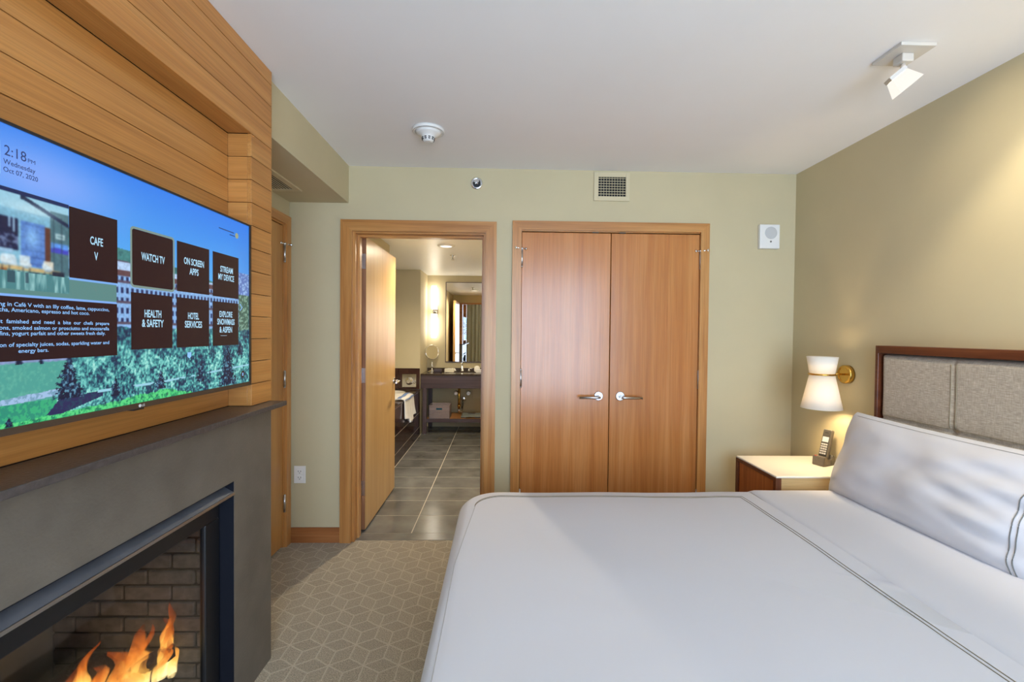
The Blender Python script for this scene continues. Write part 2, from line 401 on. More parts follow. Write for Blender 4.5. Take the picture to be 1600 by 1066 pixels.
# unseen closet box added to keep light from leaking in
b = B(); b.box(CLX0-.1, CLX1+.1, 3.62, 3.66, 0, ZC).box(CLX0-.14, CLX0-.1, 3.13, 3.62, 0, ZC).box(CLX1+.1, CLX1+.14, 3.13, 3.62, 0, ZC).box(CLX0-.1, CLX1+.1, 3.13, 3.62, -.04, 0).box(CLX0-.1, CLX1+.1, 3.13, 3.62, 2.3, 2.34)
struct(b.build('wall_closet_backing', 'wall'), 'unseen closet box added behind the double doors against light leaks', 'wall')
# unseen backing added behind the left door to stop light leaks
struct(bx('wall_left_backing', 'wall', None, XL-.2, XL-.1, 1.93, YB, 0, ZC), 'unseen backing wall added behind the left door to block light', 'wall')

# ------------------------------------------------------------------ casings, doors
def casing(name, x0, x1, ztop, wd, label, y=YB, t=.018):
    c = thing(name, ((x0+x1)/2, y, 0), label, 'door frame', kind='structure')
    z = ztop
    for k, (xo, xi) in enumerate(((x0, x0+wd), (x1, x1-wd))):
        B().prism([(xo, y, 0), (xi, y, 0), (xi, y, z-wd), (xo, y, z)], (0, -t, 0)).build('side_casing', 'trim_z', c)
    B().prism([(x0, y, z), (x0+wd, y, z-wd), (x1-wd, y, z-wd), (x1, y, z)], (0, -t, 0)).build('head_casing', 'trim_x', c)
    return c
c = casing('trim_2', -1.045, -.033, 2.116, .073, 'oak casing framing the open bathroom doorway')
bx('jamb', 'trim_z', c, OPX0, OPX0+.018, YB, YB+.145, 0, OPZ); bx('jamb', 'trim_z', c, OPX1-.018, OPX1, YB, YB+.145, 0, OPZ)
bx('head_jamb', 'trim_x', c, OPX0+.018, OPX1-.018, YB, YB+.145, OPZ-.018, OPZ)
bx('door_stop', 'trim_z', c, OPX0+.018, OPX0+.030, YB+.055, YB+.10, 0, OPZ-.018); bx('door_stop', 'trim_z', c, OPX1-.030, OPX1-.018, YB+.055, YB+.10, 0, OPZ-.018)
bx('door_stop', 'trim_x', c, OPX0+.03, OPX1-.03, YB+.055, YB+.10, OPZ-.030, OPZ-.018)
c = casing('trim_3', .071, 1.375, 2.126, .058, 'oak casing framing the closet double doors')
bx('jamb', 'trim_z', c, CLX0, CLX0+.010, YB, YB+.1, 0, CLZ); bx('jamb', 'trim_z', c, CLX1-.010, CLX1, YB, YB+.1, 0, CLZ)
bx('head_jamb', 'trim_x', c, CLX0+.01, CLX1-.01, YB, YB+.1, CLZ-.008, CLZ)
for x in (.62, .80): bx('ball_catch', 'black_metal', c, x-.02, x+.02, YB-.004, YB+.03, CLZ-.014, CLZ-.008)

def lever(parent, x, z, y, s, name='lever_handle', dirv=(0, -1, 0)):
    """round rose and straight lever; s = +1 lever to +x, -1 to -x"""
    r = B().rev([(.030, 0), (.030, .007), (.027, .010)], (x, y, z), (0, -1, 0), 32).build('rose', 'steel', parent)
    b = B().cyl((x, y-.009, z), (x, y-.045, z), .0095).tube([(x-s*.004, y-.052, z-.004), (x+s*.02, y-.053, z-.005), (x+s*.135, y-.053, z-.006)], .0085, 14)
    b.build('lever', 'steel', r)
def knuckle(parent, x, y, z0, z1, stop=None):
    h = B().cyl((x, y, z0), (x, y, z1), .0075, seg=14).sphere((x, y, z1), .0078, seg=12).sphere((x, y, z0), .0078, seg=12)
    for k in (.25, .5, .75): h.rev([(.0079, 0), (.0079, .0015)], (x, y, z0+(z1-z0)*k), seg=14)
    h = h.build('hinge', 'steel', parent)
    if stop:
        sx, sy = stop; p = Vector((x, y, z1+.012)); q = p+Vector((sx, sy, 0)); q2 = p-Vector((sx, sy, 0))*.6+Vector((0, -.004, 0))
        g = B().cyl(p-Vector((0, 0, .008)), p+Vector((0, 0, .006)), .011).cyl(p, q, .0045).cyl(p, q2, .0045)
        d = Vector((sx, sy, 0)).normalized(); g.cyl(q, q+d*.010, .010).cyl(q2, q2-d*.010, .010)
        g.build('hinge_stop', 'chrome', h)
def closet_leaf(name, x0, x1, hx, s, label):
    d = thing(name, ((x0+x1)/2, YB, .01), label, 'door', kind='structure')
    B().box(x0, x1, YB+.004, YB+.042, .012, 2.056, .002).build('door_leaf', 'closet', d)
    lever(d, x1-.070 if s < 0 else x0+.070, .977, YB+.004, s)
    for z0, z1, st in ((1.83, 1.935, True), (1.035, 1.148, False), (.24, .35, False)):
        knuckle(d, hx, YB-.006, z0, z1, ((-.035, -.02) if s < 0 else (.035, -.02)) if st else None)
closet_leaf('door_1', .134, .7225, .134, -1, 'left oak closet door leaf with chrome lever')
closet_leaf('door_2', .7275, 1.318, 1.320, 1, 'right oak closet door leaf with chrome lever')

# bathroom door, open 90 degrees into the bathroom
d = thing('door_3', (-.95, 3.16, .01), 'maple bathroom door standing open into the bathroom', 'door', kind='structure')
lf = B().box(-.974, -.930, 3.160, 4.030, .012, 2.040, .0015).build('door_leaf', 'bathdoor', d)
bx('edge_band', 'dooredge', d, -.973, -.931, 3.1585, 3.1605, .014, 2.038)
for z0, z1 in ((1.822, 1.925), (1.035, 1.137), (.252, .354)):
    h = bx('hinge', 'steel', d, -.970, -.934, 3.1555, 3.1585, z0, z1)
    g = B().cyl((-.9745, 3.150, z0), (-.9745, 3.150, z1), .006, seg=12)
    for zz in (.2, .4, .6, .8): g.rev([(.004, 0), (.003, .0015)], (-.944 if zz in (.2, .6) else -.956, 3.1555, z0+(z1-z0)*zz), (0, -1, 0), 10)
    g.build('pin_and_screws', 'steel', h)
r = B().rev([(.028, 0), (.028, .007), (.025, .010)], (-.930, 3.965, .965), (1, 0, 0), 28).build('rose', 'chrome', d)
B().cyl((-.921, 3.965, .965), (-.885, 3.965, .965), .009).tube([(-.878, 3.968, .962), (-.877, 3.95, .961), (-.877, 3.845, .960)], .0085, 12).build('lever', 'chrome', r)

# left corner door with casing
c = thing('trim_4', (XL, 2.48, 0), 'oak casing framing the left corner door', 'door frame', kind='structure')
y0, y1, wd, t = 1.985, 2.985, .055, .018
B().prism([(XL, y1, 0), (XL, y1-wd, 0), (XL, y1-wd, 2.122-wd), (XL, y1, 2.122)], (t, 0, 0)).build('side_casing', 'trim_z', c)
B().prism([(XL, y0, 0), (XL, y0+wd, 0), (XL, y0+wd, 2.122-wd), (XL, y0, 2.122)], (t, 0, 0)).build('side_casing', 'trim_z', c)
B().prism([(XL, y0, 2.122), (XL, y0+wd, 2.122-wd), (XL, y1-wd, 2.122-wd), (XL, y1, 2.122)], (t, 0, 0)).build('head_casing', 'trim_y', c)
bx('jamb', 'trim_z', c, XL-.09, XL, DY1-.012, DY1, 0, DZ); bx('jamb', 'trim_z', c, XL-.09, XL, DY0, DY0+.012, 0, DZ); bx('head_jamb', 'trim_y', c, XL-.09, XL, DY0+.012, DY1-.012, DZ-.012, DZ)
d = thing('door_4', (XL, 2.48, .01), 'closed oak door in the left corner beside the fireplace', 'door', kind='structure')
B().box(XL-.045, XL-.006, DY0+.015, DY1-.016, .012, DZ-.016, .0015).build('door_leaf', 'leftdoor', d)
for z0, z1, st in ((1.83, 1.93, True), (1.033, 1.130, False), (.234, .337, False)): knuckle(d, XL+.006, DY1-.012, z0, z1, (.018, .036) if st else None)

# baseboards
struct(bx('baseboard_back', 'baseboard', None, XL, -1.045, YB-.014, YB, 0, .099, .002), 'oak baseboard between the two doorways', 'baseboard')
b = B().box(1.375, XR, YB-.014, YB, 0, .099, .002).box(XR-.014, XR, YR, YB-.014, 0, .099, .002).box(-.033, .071, YB-.014, YB, 0, .099, .002)
struct(b.build('baseboard_right', 'baseboard'), 'oak baseboard along the headboard wall', 'baseboard')

# ------------------------------------------------------------------ fireplace wall: planked panel
PF, PY0, PY1 = -.963, .52, 1.93          # panel front x, near and far ends
NY0, NY1, NB = .67, 1.78, -1.052         # niche
RZ = [1.097+.0875*k if k else 1.097 for k in range(16)] + [ZC]
RZ = [1.097] + [1.0955+.0875*k for k in range(1, 16)] + [ZC]
tk = .016
b = B()
b.box(XL-.1, PF-tk, NY1+tk, PY1, 1.075, ZC).box(XL-.1, PF-tk, PY0, NY0-tk, 1.075, ZC).box(XL-.1, PF-tk, NY0-tk, NY1+tk, RZ[12]+tk, ZC).box(XL-.1, NB-tk, NY0-tk, NY1+tk, 1.075, RZ[12]+tk)
pw = struct(b.build('wall_panelled', 'groove'), 'oak plank clad chimney wall around the television niche', 'wall')
g = .0012
def plank(x0, x1, y0, y1, z0, z1, ax='y'): bx('plank', 'oak_'+ax, pw, x0, x1, y0, y1, z0+g, z1-g, .0008)
for k in range(16):
    z0, z1 = RZ[k], RZ[k+1]
    if k < 12:
        plank(PF-tk, PF, NY1, PY1, z0, z1); plank(PF-tk, PF, PY0, NY0, z0, z1)
        plank(NB-tk, NB, NY0, NY1, z0, z1)
        plank(NB, PF-tk-.0005, NY1, NY1+tk, z0, z1, 'x'); plank(NB, PF-tk-.0005, NY0-tk, NY0, z0, z1, 'x')
    else: plank(PF-tk, PF, PY0, PY1, z0, z1)
    plank(XL, PF-tk-.0005, PY1-tk, PY1, z0, z1, 'x') if False else None
bx('plank', 'oak_y', pw, NB, PF-tk-.0005, NY0, NY1, RZ[12]+.001, RZ[12]+tk, .0008)
for k in range(16): bx('plank', 'oak_x', pw, XL, PF, PY1, PY1+.004, RZ[k]+g, RZ[k+1]-g)

# ------------------------------------------------------------------ fireplace surround
FO0, FO1, FOZ = .785, 1.665, .843        # opening
fp = thing('fireplace', (PF, 1.225, 0), 'dark slate gas fireplace surround with stone mantel under the television', 'fireplace')
b = B(); st = .03
b.box(PF-st, PF, FO1, PY1, 0, 1.077).box(PF-st, PF, PY0, FO0, 0, 1.077).box(PF-st, PF, FO0, FO1, FOZ, 1.077).box(PF-st, PF, FO0, FO1, 0, .09)
b.box(XL, PF-st, PY1-.03, PY1, 0, 1.077).box(XL, PF-st, PY0, PY0+.03, 0, 1.077)
b.build('slate_surround', 'slate', fp)
B().box(NB+.001, -.897, PY0-.012, PY1+.0, 1.078, 1.0965, .002).build('mantel_shelf', 'mantel', fp)
# opening lining, hood, glass frame
b = B(); b.box(-1.03, PF-.001, FO1-.003, FO1-.0003, .09, FOZ-.0003).box(-1.03, PF-.001, FO0+.0003, FO0+.003, .09, FOZ-.0003).box(-1.03, PF-.001, FO0+.003, FO1-.003, FOZ-.003, FOZ-.0003)
b.build('opening_lining', 'lining', fp)
B().prism([(-1.012, FO0+.004, .832), (-.960, FO0+.004, .803), (-.960, FO0+.004, .797), (-1.012, FO0+.004, .822)], (0, FO1-FO0-.008, 0)).build('hood', 'hood_metal', fp)
B().box(-.962, -.957, FO0+.004, FO1-.004, .795, .804, .001).build('hood_lip', 'steel', fp)
b = B(); b.box(-1.028, -1.006, FO0+.002, FO1-.02, .718, .784, .003); b.build('louvre_bar', 'black_metal', fp)
b = B(); b.box(-1.030, -1.008, 1.575, FO1-.014, .10, .717, .004).box(-1.030, -1.008, FO0+.014, FO0+.09, .10, .717, .004).box(-1.030, -1.008, FO0+.09, 1.575, .10, .15, .004); b.build('glass_frame', 'black_metal', fp)
b = B(); b.box(-1.022, -1.010, 1.640, 1.650, .11, .73, .003); b.build('frame_bead', 'steel', fp)
bx('glass', 'fire_glass', fp, -1.022, -1.018, FO0+.09, 1.575, .15, .718)
FBX, FBY0, FBY1 = -1.56, .86, 1.62       # firebox interior
b = B(); b.box(FBX-.03, FBX, FBY0, FBY1+.03, .06, .86).box(FBX, -1.031, FBY0-.03, FBY0, .06, .86).box(FBX, -1.031, FBY0, FBY1+.03, .06, .10)
b.build('firebox', 'fire_liner', fp)
b = B(); b.box(FBX, -1.031, FBY0, FBY1+.03, .79, .84); b.build('firebox_roof', 'black_metal', fp)
mo = bx('brick_back', 'mortar', fp, FBX, -1.031, FBY1, FBY1+.03, .10, .79)
bw, bh, jt = .166, .056, .008
for r_ in range(12):
    off = 0 if r_ % 2 else -bw/2
    for k in range(5):
        a = FBX+off+k*bw; e = min(a+bw-jt, -1.034); a = max(a, FBX+.001)
        if e-a < .015: continue
        z = .104+r_*bh
        if z+bh > .80: continue
        B().box(a, e, FBY1-.010-random.random()*.004, FBY1, z, z+bh-jt, .004, seg=1).build('brick', 'brick', mo)
# burner tray and logs, fire
bx('burner_tray', 'black_metal', fp, -1.42, -1.12, .95, 1.58, .10, .135, .004)
def log(p0, p1, r, label, sd):
    p0, p1 = Vector(p0), Vector(p1); n = 14; pts = []; rr = []
    for i in range(n):
        t = i/(n-1); p = p0.lerp(p1, t)+Vector(noise.noise_vector((t*4+sd, sd, 0)))*.010; pts.append(p)
        rr.append(r*(1+.22*noise.noise((t*6, sd*3, 1)))*(.8 if i in (0, n-1) else 1))
    b = B().tube(pts, rr, 12)
    for v in b.bm.verts: v.co += Vector(noise.noise_vector(v.co*45))*.006
    o = b.build('fire_log', 'bark')
    tag(o, label, 'log', 'logs in the fireplace')
log((-1.36, .98, .23), (-1.34, 1.55, .24), .075, 'long charred log at the back of the firebox', 1)
log((-1.13, 1.00, .18), (-1.12, 1.45, .18), .042, 'slim charred log just behind the fireplace glass', 2)
log((-1.36, 1.12, .33), (-1.14, 1.34, .26), .032, 'burning log lying across the others at left', 3)
log((-1.25, 1.36, .265), (-1.085, 1.53, .315), .024, 'charred log slanting up beneath the right hand flames', 4)
fire = thing('fire', (-1.22, 1.35, .17), 'orange gas flames licking over the logs', 'fire')
def flame(x, y, z, h, r, lean, sd, tw=1.0):
    b = B(); n = 18; seg = 10
    def fn(u, v):
        a = u*2*PI; t = v
        rad = r*((1-t)**.75)*(.35+1.3*math.sqrt(max(t, .0)+.04))*(1+.35*noise.noise((math.cos(a)*1.3+sd, math.sin(a)*1.3, t*4)))
        cx = x+lean[0]*t*t*h+.018*noise.noise((t*3.5, sd, 3))*t*2; cy = y+lean[1]*t*t*h+.030*noise.noise((t*3.5, sd, 9))*t*2
        return Vector((cx+rad*math.cos(a)*.55, cy+rad*math.sin(a)*tw, z+h*t))
    b.grid(seg*2, n, fn, closeu=True); return b.build('flame', 'flame', fire)
for i, a in enumerate(((-1.20, 1.21, .24, .15, .045, (0, -.1)), (-1.20, 1.27, .24, .19, .045, (0, .1)), (-1.18, 1.33, .22, .19, .050, (0, .2)), (-1.16, 1.385, .22, .20, .052, (0, .1)), (-1.14, 1.435, .21, .24, .055, (0, .12)), (-1.15, 1.47, .22, .19, .048, (0, .1)),
                      (-1.13, 1.405, .22, .15, .050, (0, -.3)), (-1.10, 1.50, .25, .18, .032, (0, .25)), (-1.11, 1.53, .24, .23, .030, (0, .1)), (-1.10, 1.545, .22, .15, .026, (0, -.1)), (-1.17, 1.36, .25, .12, .035, (0, -.4)), (-1.24, 1.36, .26, .17, .030, (0, .2)), (-1.09, 1.46, .27, .08, .030, (0, .5)))):
    flame(*a, i*2.7+1)
lamp('POINT', 'fire_glow', (-1.20, 1.33, .33), .9, (1, .50, .16), fire, shadow_soft_size=.06)

# ------------------------------------------------------------------ television
TX = -.952
TY0, TY1, TZ0, TZ1 = .693, 1.757, 1.183, 1.789
SY0, SY1, SZ0, SZ1 = .703, 1.747, 1.197, 1.783
tv = thing('television', (TX, 1.225, TZ0), 'flat wall mounted television in the oak niche showing a hotel menu', 'television')
b = B().box(TX-.035, TX-.006, TY0, TY1, TZ0+.008, TZ1, .004).box(NB+.001, TX-.034, .95, 1.50, 1.30, 1.65, .01)
b.build('back_case', 'tv_black', tv)
b = B(); b.box(TX-.006, TX+.001, TY0, SY0, TZ0, TZ1).box(TX-.006, TX+.001, SY1, TY1, TZ0, TZ1).box(TX-.006, TX+.001, SY0, SY1, SZ1, TZ1)
b.build('bezel', 'tv_black', tv)
bz = bx('lower_bezel', 'tv_bottom', tv, TX-.006, TX+.002, SY0, SY1, TZ0, SZ0)
bx('sensor', 'black_metal', bz, TX-.02, TX-.001, 1.205, 1.237, TZ0-.005, TZ0)
def tvpicture():
    res = .0016; ny = int((SY1-SY0)/res); nz = int((SZ1-SZ0)/res)
    ys = np.linspace(SY0, SY1, ny); zs = np.linspace(SZ0, SZ1, nz); Y, Z = np.meshgrid(ys, zs, indexing='ij')
    def vn(fy, fz, sd, oct=3):
        out = np.zeros_like(Y); amp = 1; tot = 0
        for o in range(oct):
            rs = np.random.RandomState(sd+o); n = 512; tab = rs.rand(n, n)
            a, c = (Y*fy*2**o) % n, (Z*fz*2**o) % n; i, j = a.astype(int), c.astype(int); fa, fc = a-i, c-j
            fa = fa*fa*(3-2*fa); fc = fc*fc*(3-2*fc); i2, j2 = (i+1) % n, (j+1) % n
            out += amp*(tab[i % n, j % n]*(1-fa)*(1-fc)+tab[i2, j % n]*fa*(1-fc)+tab[i % n, j2]*(1-fa)*fc+tab[i2, j2]*fa*fc); tot += amp; amp *= .6
        return out/tot
    img = np.zeros((ny, nz, 3))
    def put(mask, col, a=1.0):
        m = (mask*a)[..., None] if mask.dtype != bool else (mask.astype(float)*a)[..., None]
        img[:] = img*(1-m)+np.array(col, float)*m
    def box(y0, y1, z0, z1): return (Y >= y0) & (Y < y1) & (Z >= z0) & (Z < z1)
    # sky
    t = np.clip((SZ1-Z)/.25, 0, 1); lav = np.exp(-((Y-.97)/.17)**2)*np.exp(-((Z-1.70)/.07)**2)
    for i, (a, c, l) in enumerate(zip((50, 126, 234), (88, 176, 240), (138, 170, 248))):
        v = a*(1-t)+c*t; img[..., i] = v*(1-.85*lav)+l*.85*lav
    put(np.clip((Y-1.64)/.1, 0, 1)*np.clip(t, 0, 1)*.3, (60, 90, 190))
    # far hill, town
    n1 = vn(60, 60, 3); hill = Z < 1.592-.12*(Y-1.155)+.01*n1
    put(hill & (Z > 1.33), (64, 128, 128)); put(hill, (40, 90, 100), .5*(n1 > .55))
    town = (Z < 1.565-.05*(Y-1.15)) & (Z > 1.32)
    put(town, (132, 176, 226)); put(town & (Z > 1.54-.05*(Y-1.15)), (176, 204, 240)); put(box(1.15, 1.75, 1.525, 1.54), (92, 66, 72))
    win = (((Y*1.0) % .016) < .008) & (((Z) % .026) < .015) & town & (Z < 1.525); put(win, (34, 46, 92))
    put(town & ((Z % .052) < .006), (86, 76, 96))
    put(box(1.66, 1.75, 1.50, 1.60), (92, 122, 190)); put(box(1.66, 1.75, 1.50, 1.60) & (vn(140, 140, 8) > .55), (150, 186, 230)); put(box(1.68, 1.75, 1.36, 1.52), (62, 96, 86)); put(box(1.68, 1.75, 1.36, 1.52) & (vn(160, 160, 9) > .56), (128, 168, 150))
    # trees
    tr = Z < 1.392+.02*(vn(30, 10, 14)-.5)+np.where(Y > 1.15, .0, -.05)
    n2 = vn(190, 150, 20, 3); n3 = vn(32, 26, 30, 3)
    f = np.clip(n2*.9+n3*.65-.32, 0, 1)
    stops = np.array([0, .30, .45, .62, .85]); cols = np.array([(14, 26, 60), (24, 62, 92), (52, 128, 136), (104, 196, 190), (182, 236, 226)])
    tc = np.stack([np.interp(f, stops, cols[:, i]) for i in range(3)], -1)
    img[tr] = tc[tr]
    # left meadow
    edge = 1.035-.05*(1.33-Z)/.1+.02*(n3-.5)
    mead = (Y < edge) & (Z < 1.333)
    put(mead, (74, 158, 148)); put(mead, (116, 196, 170), .7*np.clip(n2*2-1, 0, 1)); put(mead & (Z > 1.318+.006*n3), (132, 150, 196))
    path = (np.abs(Z-1.249-.004*np.sin(Y*20)-.006*(n3-.5)) < .007) & (Y < 1.01); put(path, (158, 190, 226)); put(path & (n2 > .55), (120, 160, 190))
    low = (Y < 1.0) & (Z < 1.241); put(low, (38, 142, 118)); put(low & (n2 > .52), (52, 172, 122))
    sh = (Z < 1.240+.012*(n3-.5)) & (Y > 1.0-.9*(1.24-Z)+.03*(n3-.5)) & (Y < 1.115) & (Z > 1.197+.25*np.maximum(0, Y-.98)); put(sh, (36, 38, 86)); put(sh & (n2 > .6), (30, 60, 90))
    gr = (Z < 1.204+.06*np.maximum(0, Y-1.0)-.22*np.maximum(0, Y-1.30)+.016*(n3-.5)) & (Z < 1.235); put(gr, (48, 178, 110)); put(gr & (n2 > .5), (88, 212, 130)); put(gr & (n2 < .36), (26, 116, 92))
    p2 = (np.abs(Z-1.243-.04*np.maximum(0, Y-1.3)) < .0028) & (Y > 1.10) & (n3 > .42); put(p2, (150, 206, 226))
    # dark spruces
    n4 = vn(130, 330, 70, 2)
    for y0, zb, h, wd in ((1.028, 1.236, .098, .034), (1.615, 1.200, .140, .050), (1.30, 1.225, .055, .022), (.925, 1.318, .018, .008), (.968, 1.316, .016, .006), (1.47, 1.225, .06, .02), (.905, 1.197, .02, .009), (.88, 1.265, .02, .008), (1.15, 1.225, .05, .016), (1.69, 1.30, .06, .02)):
        tt = (Z-zb)/h; wdz = wd*(1-tt)*(.7+.3*np.sign(np.sin(tt*46)))
        mk = (tt > 0) & (tt < 1) & (np.abs(Y-y0) < wd*(1-np.clip(tt, 0, 1))**.8*(.25+1.35*n4)); put(mk, (12, 22, 54)); put(mk & (n2 > .53), (34, 70, 104)); put(mk & (n2 > .66), (96, 150, 176))
    # cafe picture
    cf = box(SY0, 1.031, 1.456, 1.656); put(cf, (126, 182, 208))
    put(box(SY0, 1.031, 1.600, 1.656), (150, 200, 222)); put(box(SY0, 1.031, 1.600, 1.625), (120, 176, 204))
    put(box(SY0, .925, 1.545, 1.608), (20, 26, 62)); put(box(SY0, .925, 1.55, 1.575) & (vn(260, 200, 40) > .5), (96, 112, 150)); put(box(SY0, .915, 1.538, 1.546), (150, 190, 220))
    put(box(.908, .910, 1.588, 1.608) | box(.916, .918, 1.58, 1.608), (170, 210, 236))
    col_ = box(.930, .978, 1.515, 1.606); put(col_, (86, 130, 202)); put(col_ & (((Z % .013) < .0022) | (((Y+.02*np.floor(Z/.013)) % .04) < .0022)), (60, 96, 166)); put(np.exp(-((Y-.952)/.014)**2-((Z-1.575)/.02)**2)*col_, (130, 182, 236))
    put(box(.978, .989, 1.53, 1.602), (92, 54, 44)); put(box(.989, 1.031, 1.50, 1.640), (72, 110, 122)); put(box(1.000, 1.022, 1.583, 1.594), (176, 206, 214)); put(box(1.004, 1.018, 1.586, 1.591), (110, 150, 160))
    sc_ = box(.991, 1.030, 1.552, 1.574); put(sc_, (64, 70, 190)); put(sc_ & (Z > 1.564-.1*np.abs(Y-1.005)), (88, 150, 232))
    put(box(.996, .9975, 1.50, 1.63) | box(1.014, 1.0155, 1.50, 1.63), (36, 56, 70))
    ch = ((np.abs(Y-.905-.3*(1.54-Z)) < .012) & (Z > 1.505) & (Z < 1.535)) | ((np.abs(Y-.937) < .010) & (Z > 1.515) & (Z < 1.536)); put(ch, (196, 218, 230))
    ch = (np.abs(Y-.985) < .010) & (Z > 1.510) & (Z < 1.532); put(ch, (206, 204, 190))
    put(box(SY0, 1.031, 1.456, 1.506), (70, 132, 140)); put(box(SY0, 1.031, 1.456, 1.506) & (vn(90, 40, 50) > .55), (112, 170, 172))
    put(box(.890, 1.010, 1.506, 1.514), (196, 172, 120)); put(box(.892, .905, 1.478, 1.508), (150, 100, 58)); put(box(.906, 1.02, 1.496, 1.505) & (vn(200, 90, 51) > .5), (30, 50, 74)); put(box(.992, 1.02, 1.49, 1.512), (28, 40, 60))
    put(box(SY0, 1.031, 1.655, 1.663), (16, 34, 84))
    put((np.abs(Z-1.652+.38*np.maximum(0, Y-.935)) < .0042) & (Y < 1.031) & (Y > .93) & cf, (18, 32, 66))
    # photographic grain and softness for the picture areas
    def soften(mask, k=1):
        b_ = img.copy()
        for ax_ in (0, 1): b_ = (np.roll(b_, 1, ax_)+2*b_+np.roll(b_, -1, ax_))/4
        img[mask] = b_[mask]
    # chairs and stools: pale shells on thin dark legs
    for y0, z0 in ((.902, 1.512), (.940, 1.510), (.983, 1.508)):
        shell = (((Y-y0)/.011)**2+((Z-z0-.012)/.011)**2 < 1) & (Z < z0+.016-.5*(Y-y0)); put(shell, (204, 220, 226)); put(shell & (Z < z0+.006), (150, 178, 194))
        for dy in (-.006, .006): put(box(y0+dy-.0008, y0+dy+.0008, z0-.016, z0+.002), (24, 40, 62))
    put(np.exp(-((Y-.955)/.05)**2-((Z-1.632)/.012)**2)*cf*.5, (206, 232, 240))
    grain = .95+.10*vn(330, 330, 80, 2); img[cf] = img[cf]*grain[cf][:, None]
    streak = .75+.5*vn(150, 14, 84, 2); fl = box(SY0, 1.031, 1.456, 1.503); img[fl] = img[fl]*streak[fl][:, None]
    tw_ = town | (hill & (Z > 1.33)); img[tw_] = img[tw_]*(.85+.3*vn(300, 260, 88, 2))[tw_][:, None]
    soften(cf); soften(tw_)
    # olive strip with pale rules
    put(box(SY0, 1.155, 1.452, 1.5035), (88, 134, 132)); put(box(SY0, 1.031, 1.470, 1.5035), (92, 148, 150), .0)
    cf2 = box(SY0, 1.031, 1.468, 1.5035); q_ = vn(120, 22, 55, 3); put(cf2, (70, 128, 134)); put(np.clip(q_*3-1.3, 0, 1)*cf2, (146, 196, 198)); put(box(.905, .918, 1.480, 1.5035) | box(.938, .945, 1.482, 1.5035), (26, 46, 66), .55)
    put(box(1.031, 1.155, 1.4995, 1.504), (120, 174, 240)); put(box(SY0, 1.155, 1.4525, 1.4575), (128, 176, 244))
    # vignette-like dark panel behind body text
    put(box(SY0, 1.1545, 1.326, 1.4525), (30, 14, 24))
    img[:] = np.clip(img, 0, 255)
    lin = np.where(img/255 <= .04045, img/255/12.92, ((img/255+.055)/1.055)**2.4)
    idx = np.arange(ny*nz).reshape(ny, nz); q = np.stack([idx[:-1, :-1], idx[1:, :-1], idx[1:, 1:], idx[:-1, 1:]], -1).reshape(-1, 4)
    me = bpy.data.meshes.new('screen'); co = np.stack([np.full_like(Y, TX-.003), Y, Z], -1).reshape(-1, 3)
    me.vertices.add(len(co)); me.vertices.foreach_set('co', co.astype('f').ravel())
    me.loops.add(len(q)*4); me.loops.foreach_set('vertex_index', q.ravel().astype('i'))
    me.polygons.add(len(q)); me.polygons.foreach_set('loop_start', np.arange(0, len(q)*4, 4, dtype='i')); me.polygons.foreach_set('loop_total', np.full(len(q), 4, 'i'))
    me.update(calc_edges=True); me.validate()
    ca = me.color_attributes.new('picture', 'FLOAT_COLOR', 'POINT')
    ca.data.foreach_set('color', np.concatenate([lin.reshape(-1, 3), np.ones((len(co), 1))], 1).astype('f').ravel())
    m, nt, p = newmat('tv_picture'); at = nt.nodes.new('ShaderNodeVertexColor'); at.layer_name = 'picture'
    setp(p, col=(.01, .01, .01), rough=.25, es=1.0, spec=.3); nt.links.new(at.outputs[0], p.inputs['Emission Color'])
    o = finish('screen', me, m, tv); return o
screen = tvpicture()
M['ui_dark'] = m_plain('menu_tile_dark', (.004, .004, .004), .25, em=srgb(38, 20, 26), es=1.0, spec=.3)
M['ui_text'] = m_emit('menu_lettering', srgb(168, 214, 240), 1.0); M['ui_body'] = m_emit('body_lettering', srgb(140, 196, 255), 1.0)
M['ui_clock'] = m_emit('clock_lettering', srgb(18, 44, 104), 1.0); M['ui_frame'] = m_emit('selected_outline', srgb(118, 142, 136), 1.0)
M['ui_gold'] = m_emit('gold_print', srgb(150, 160, 130), 1.0); M['logo_white'] = m_plain('logo_silver', srgb(220, 220, 220), .4)
_tc = {}
def text_mesh(s, bold):
    cu = bpy.data.curves.new('t', 'FONT'); cu.body = s; cu.size = 1; cu.offset = bold; cu.resolution_u = 3
    o = bpy.data.objects.new('t', cu); COL.objects.link(o); dg = bpy.context.evaluated_depsgraph_get(); dg.update()
    me = bpy.data.meshes.new_from_object(o.evaluated_get(dg)); bpy.data.objects.remove(o); bpy.data.curves.remove(cu)
    co = np.empty(len(me.vertices)*3, 'f'); me.vertices.foreach_get('co', co); return me, co.reshape(-1, 3)
CAP = .729
def lettering(s, y0, y1, z, cap, mat, parent, x=TX-.0015, bold=0.0, prefix='', name='lettering'):
    """flat lettering on the screen: s spans y0..y1 along the screen, baseline z, capital height cap"""
    me0, co0 = text_mesh(s, bold); wv = co0[:, 0].max()-co0[:, 0].min(); right = co0[:, 0].max(); bpy.data.meshes.remove(me0)
    me, co = text_mesh(prefix+s, bold) if prefix else text_mesh(s, bold)
    sc = (y1-y0)/wv; off = co[:, 0].max()
    out = np.stack([np.full(len(co), x), y1+(co[:, 0]-off)*sc, z+co[:, 1]*cap/CAP], -1)
    me.vertices.foreach_set('co', out.astype('f').ravel()); me.update()
    return finish(name, me, mat, parent)
def tile(y0, y1, z0, z1, name='menu_tile'): return bx(name, 'ui_dark', tv, TX-.0029, TX-.002, y0, y1, z0, z1)
ct = tile(1.031, 1.1565, 1.5045, 1.6615)
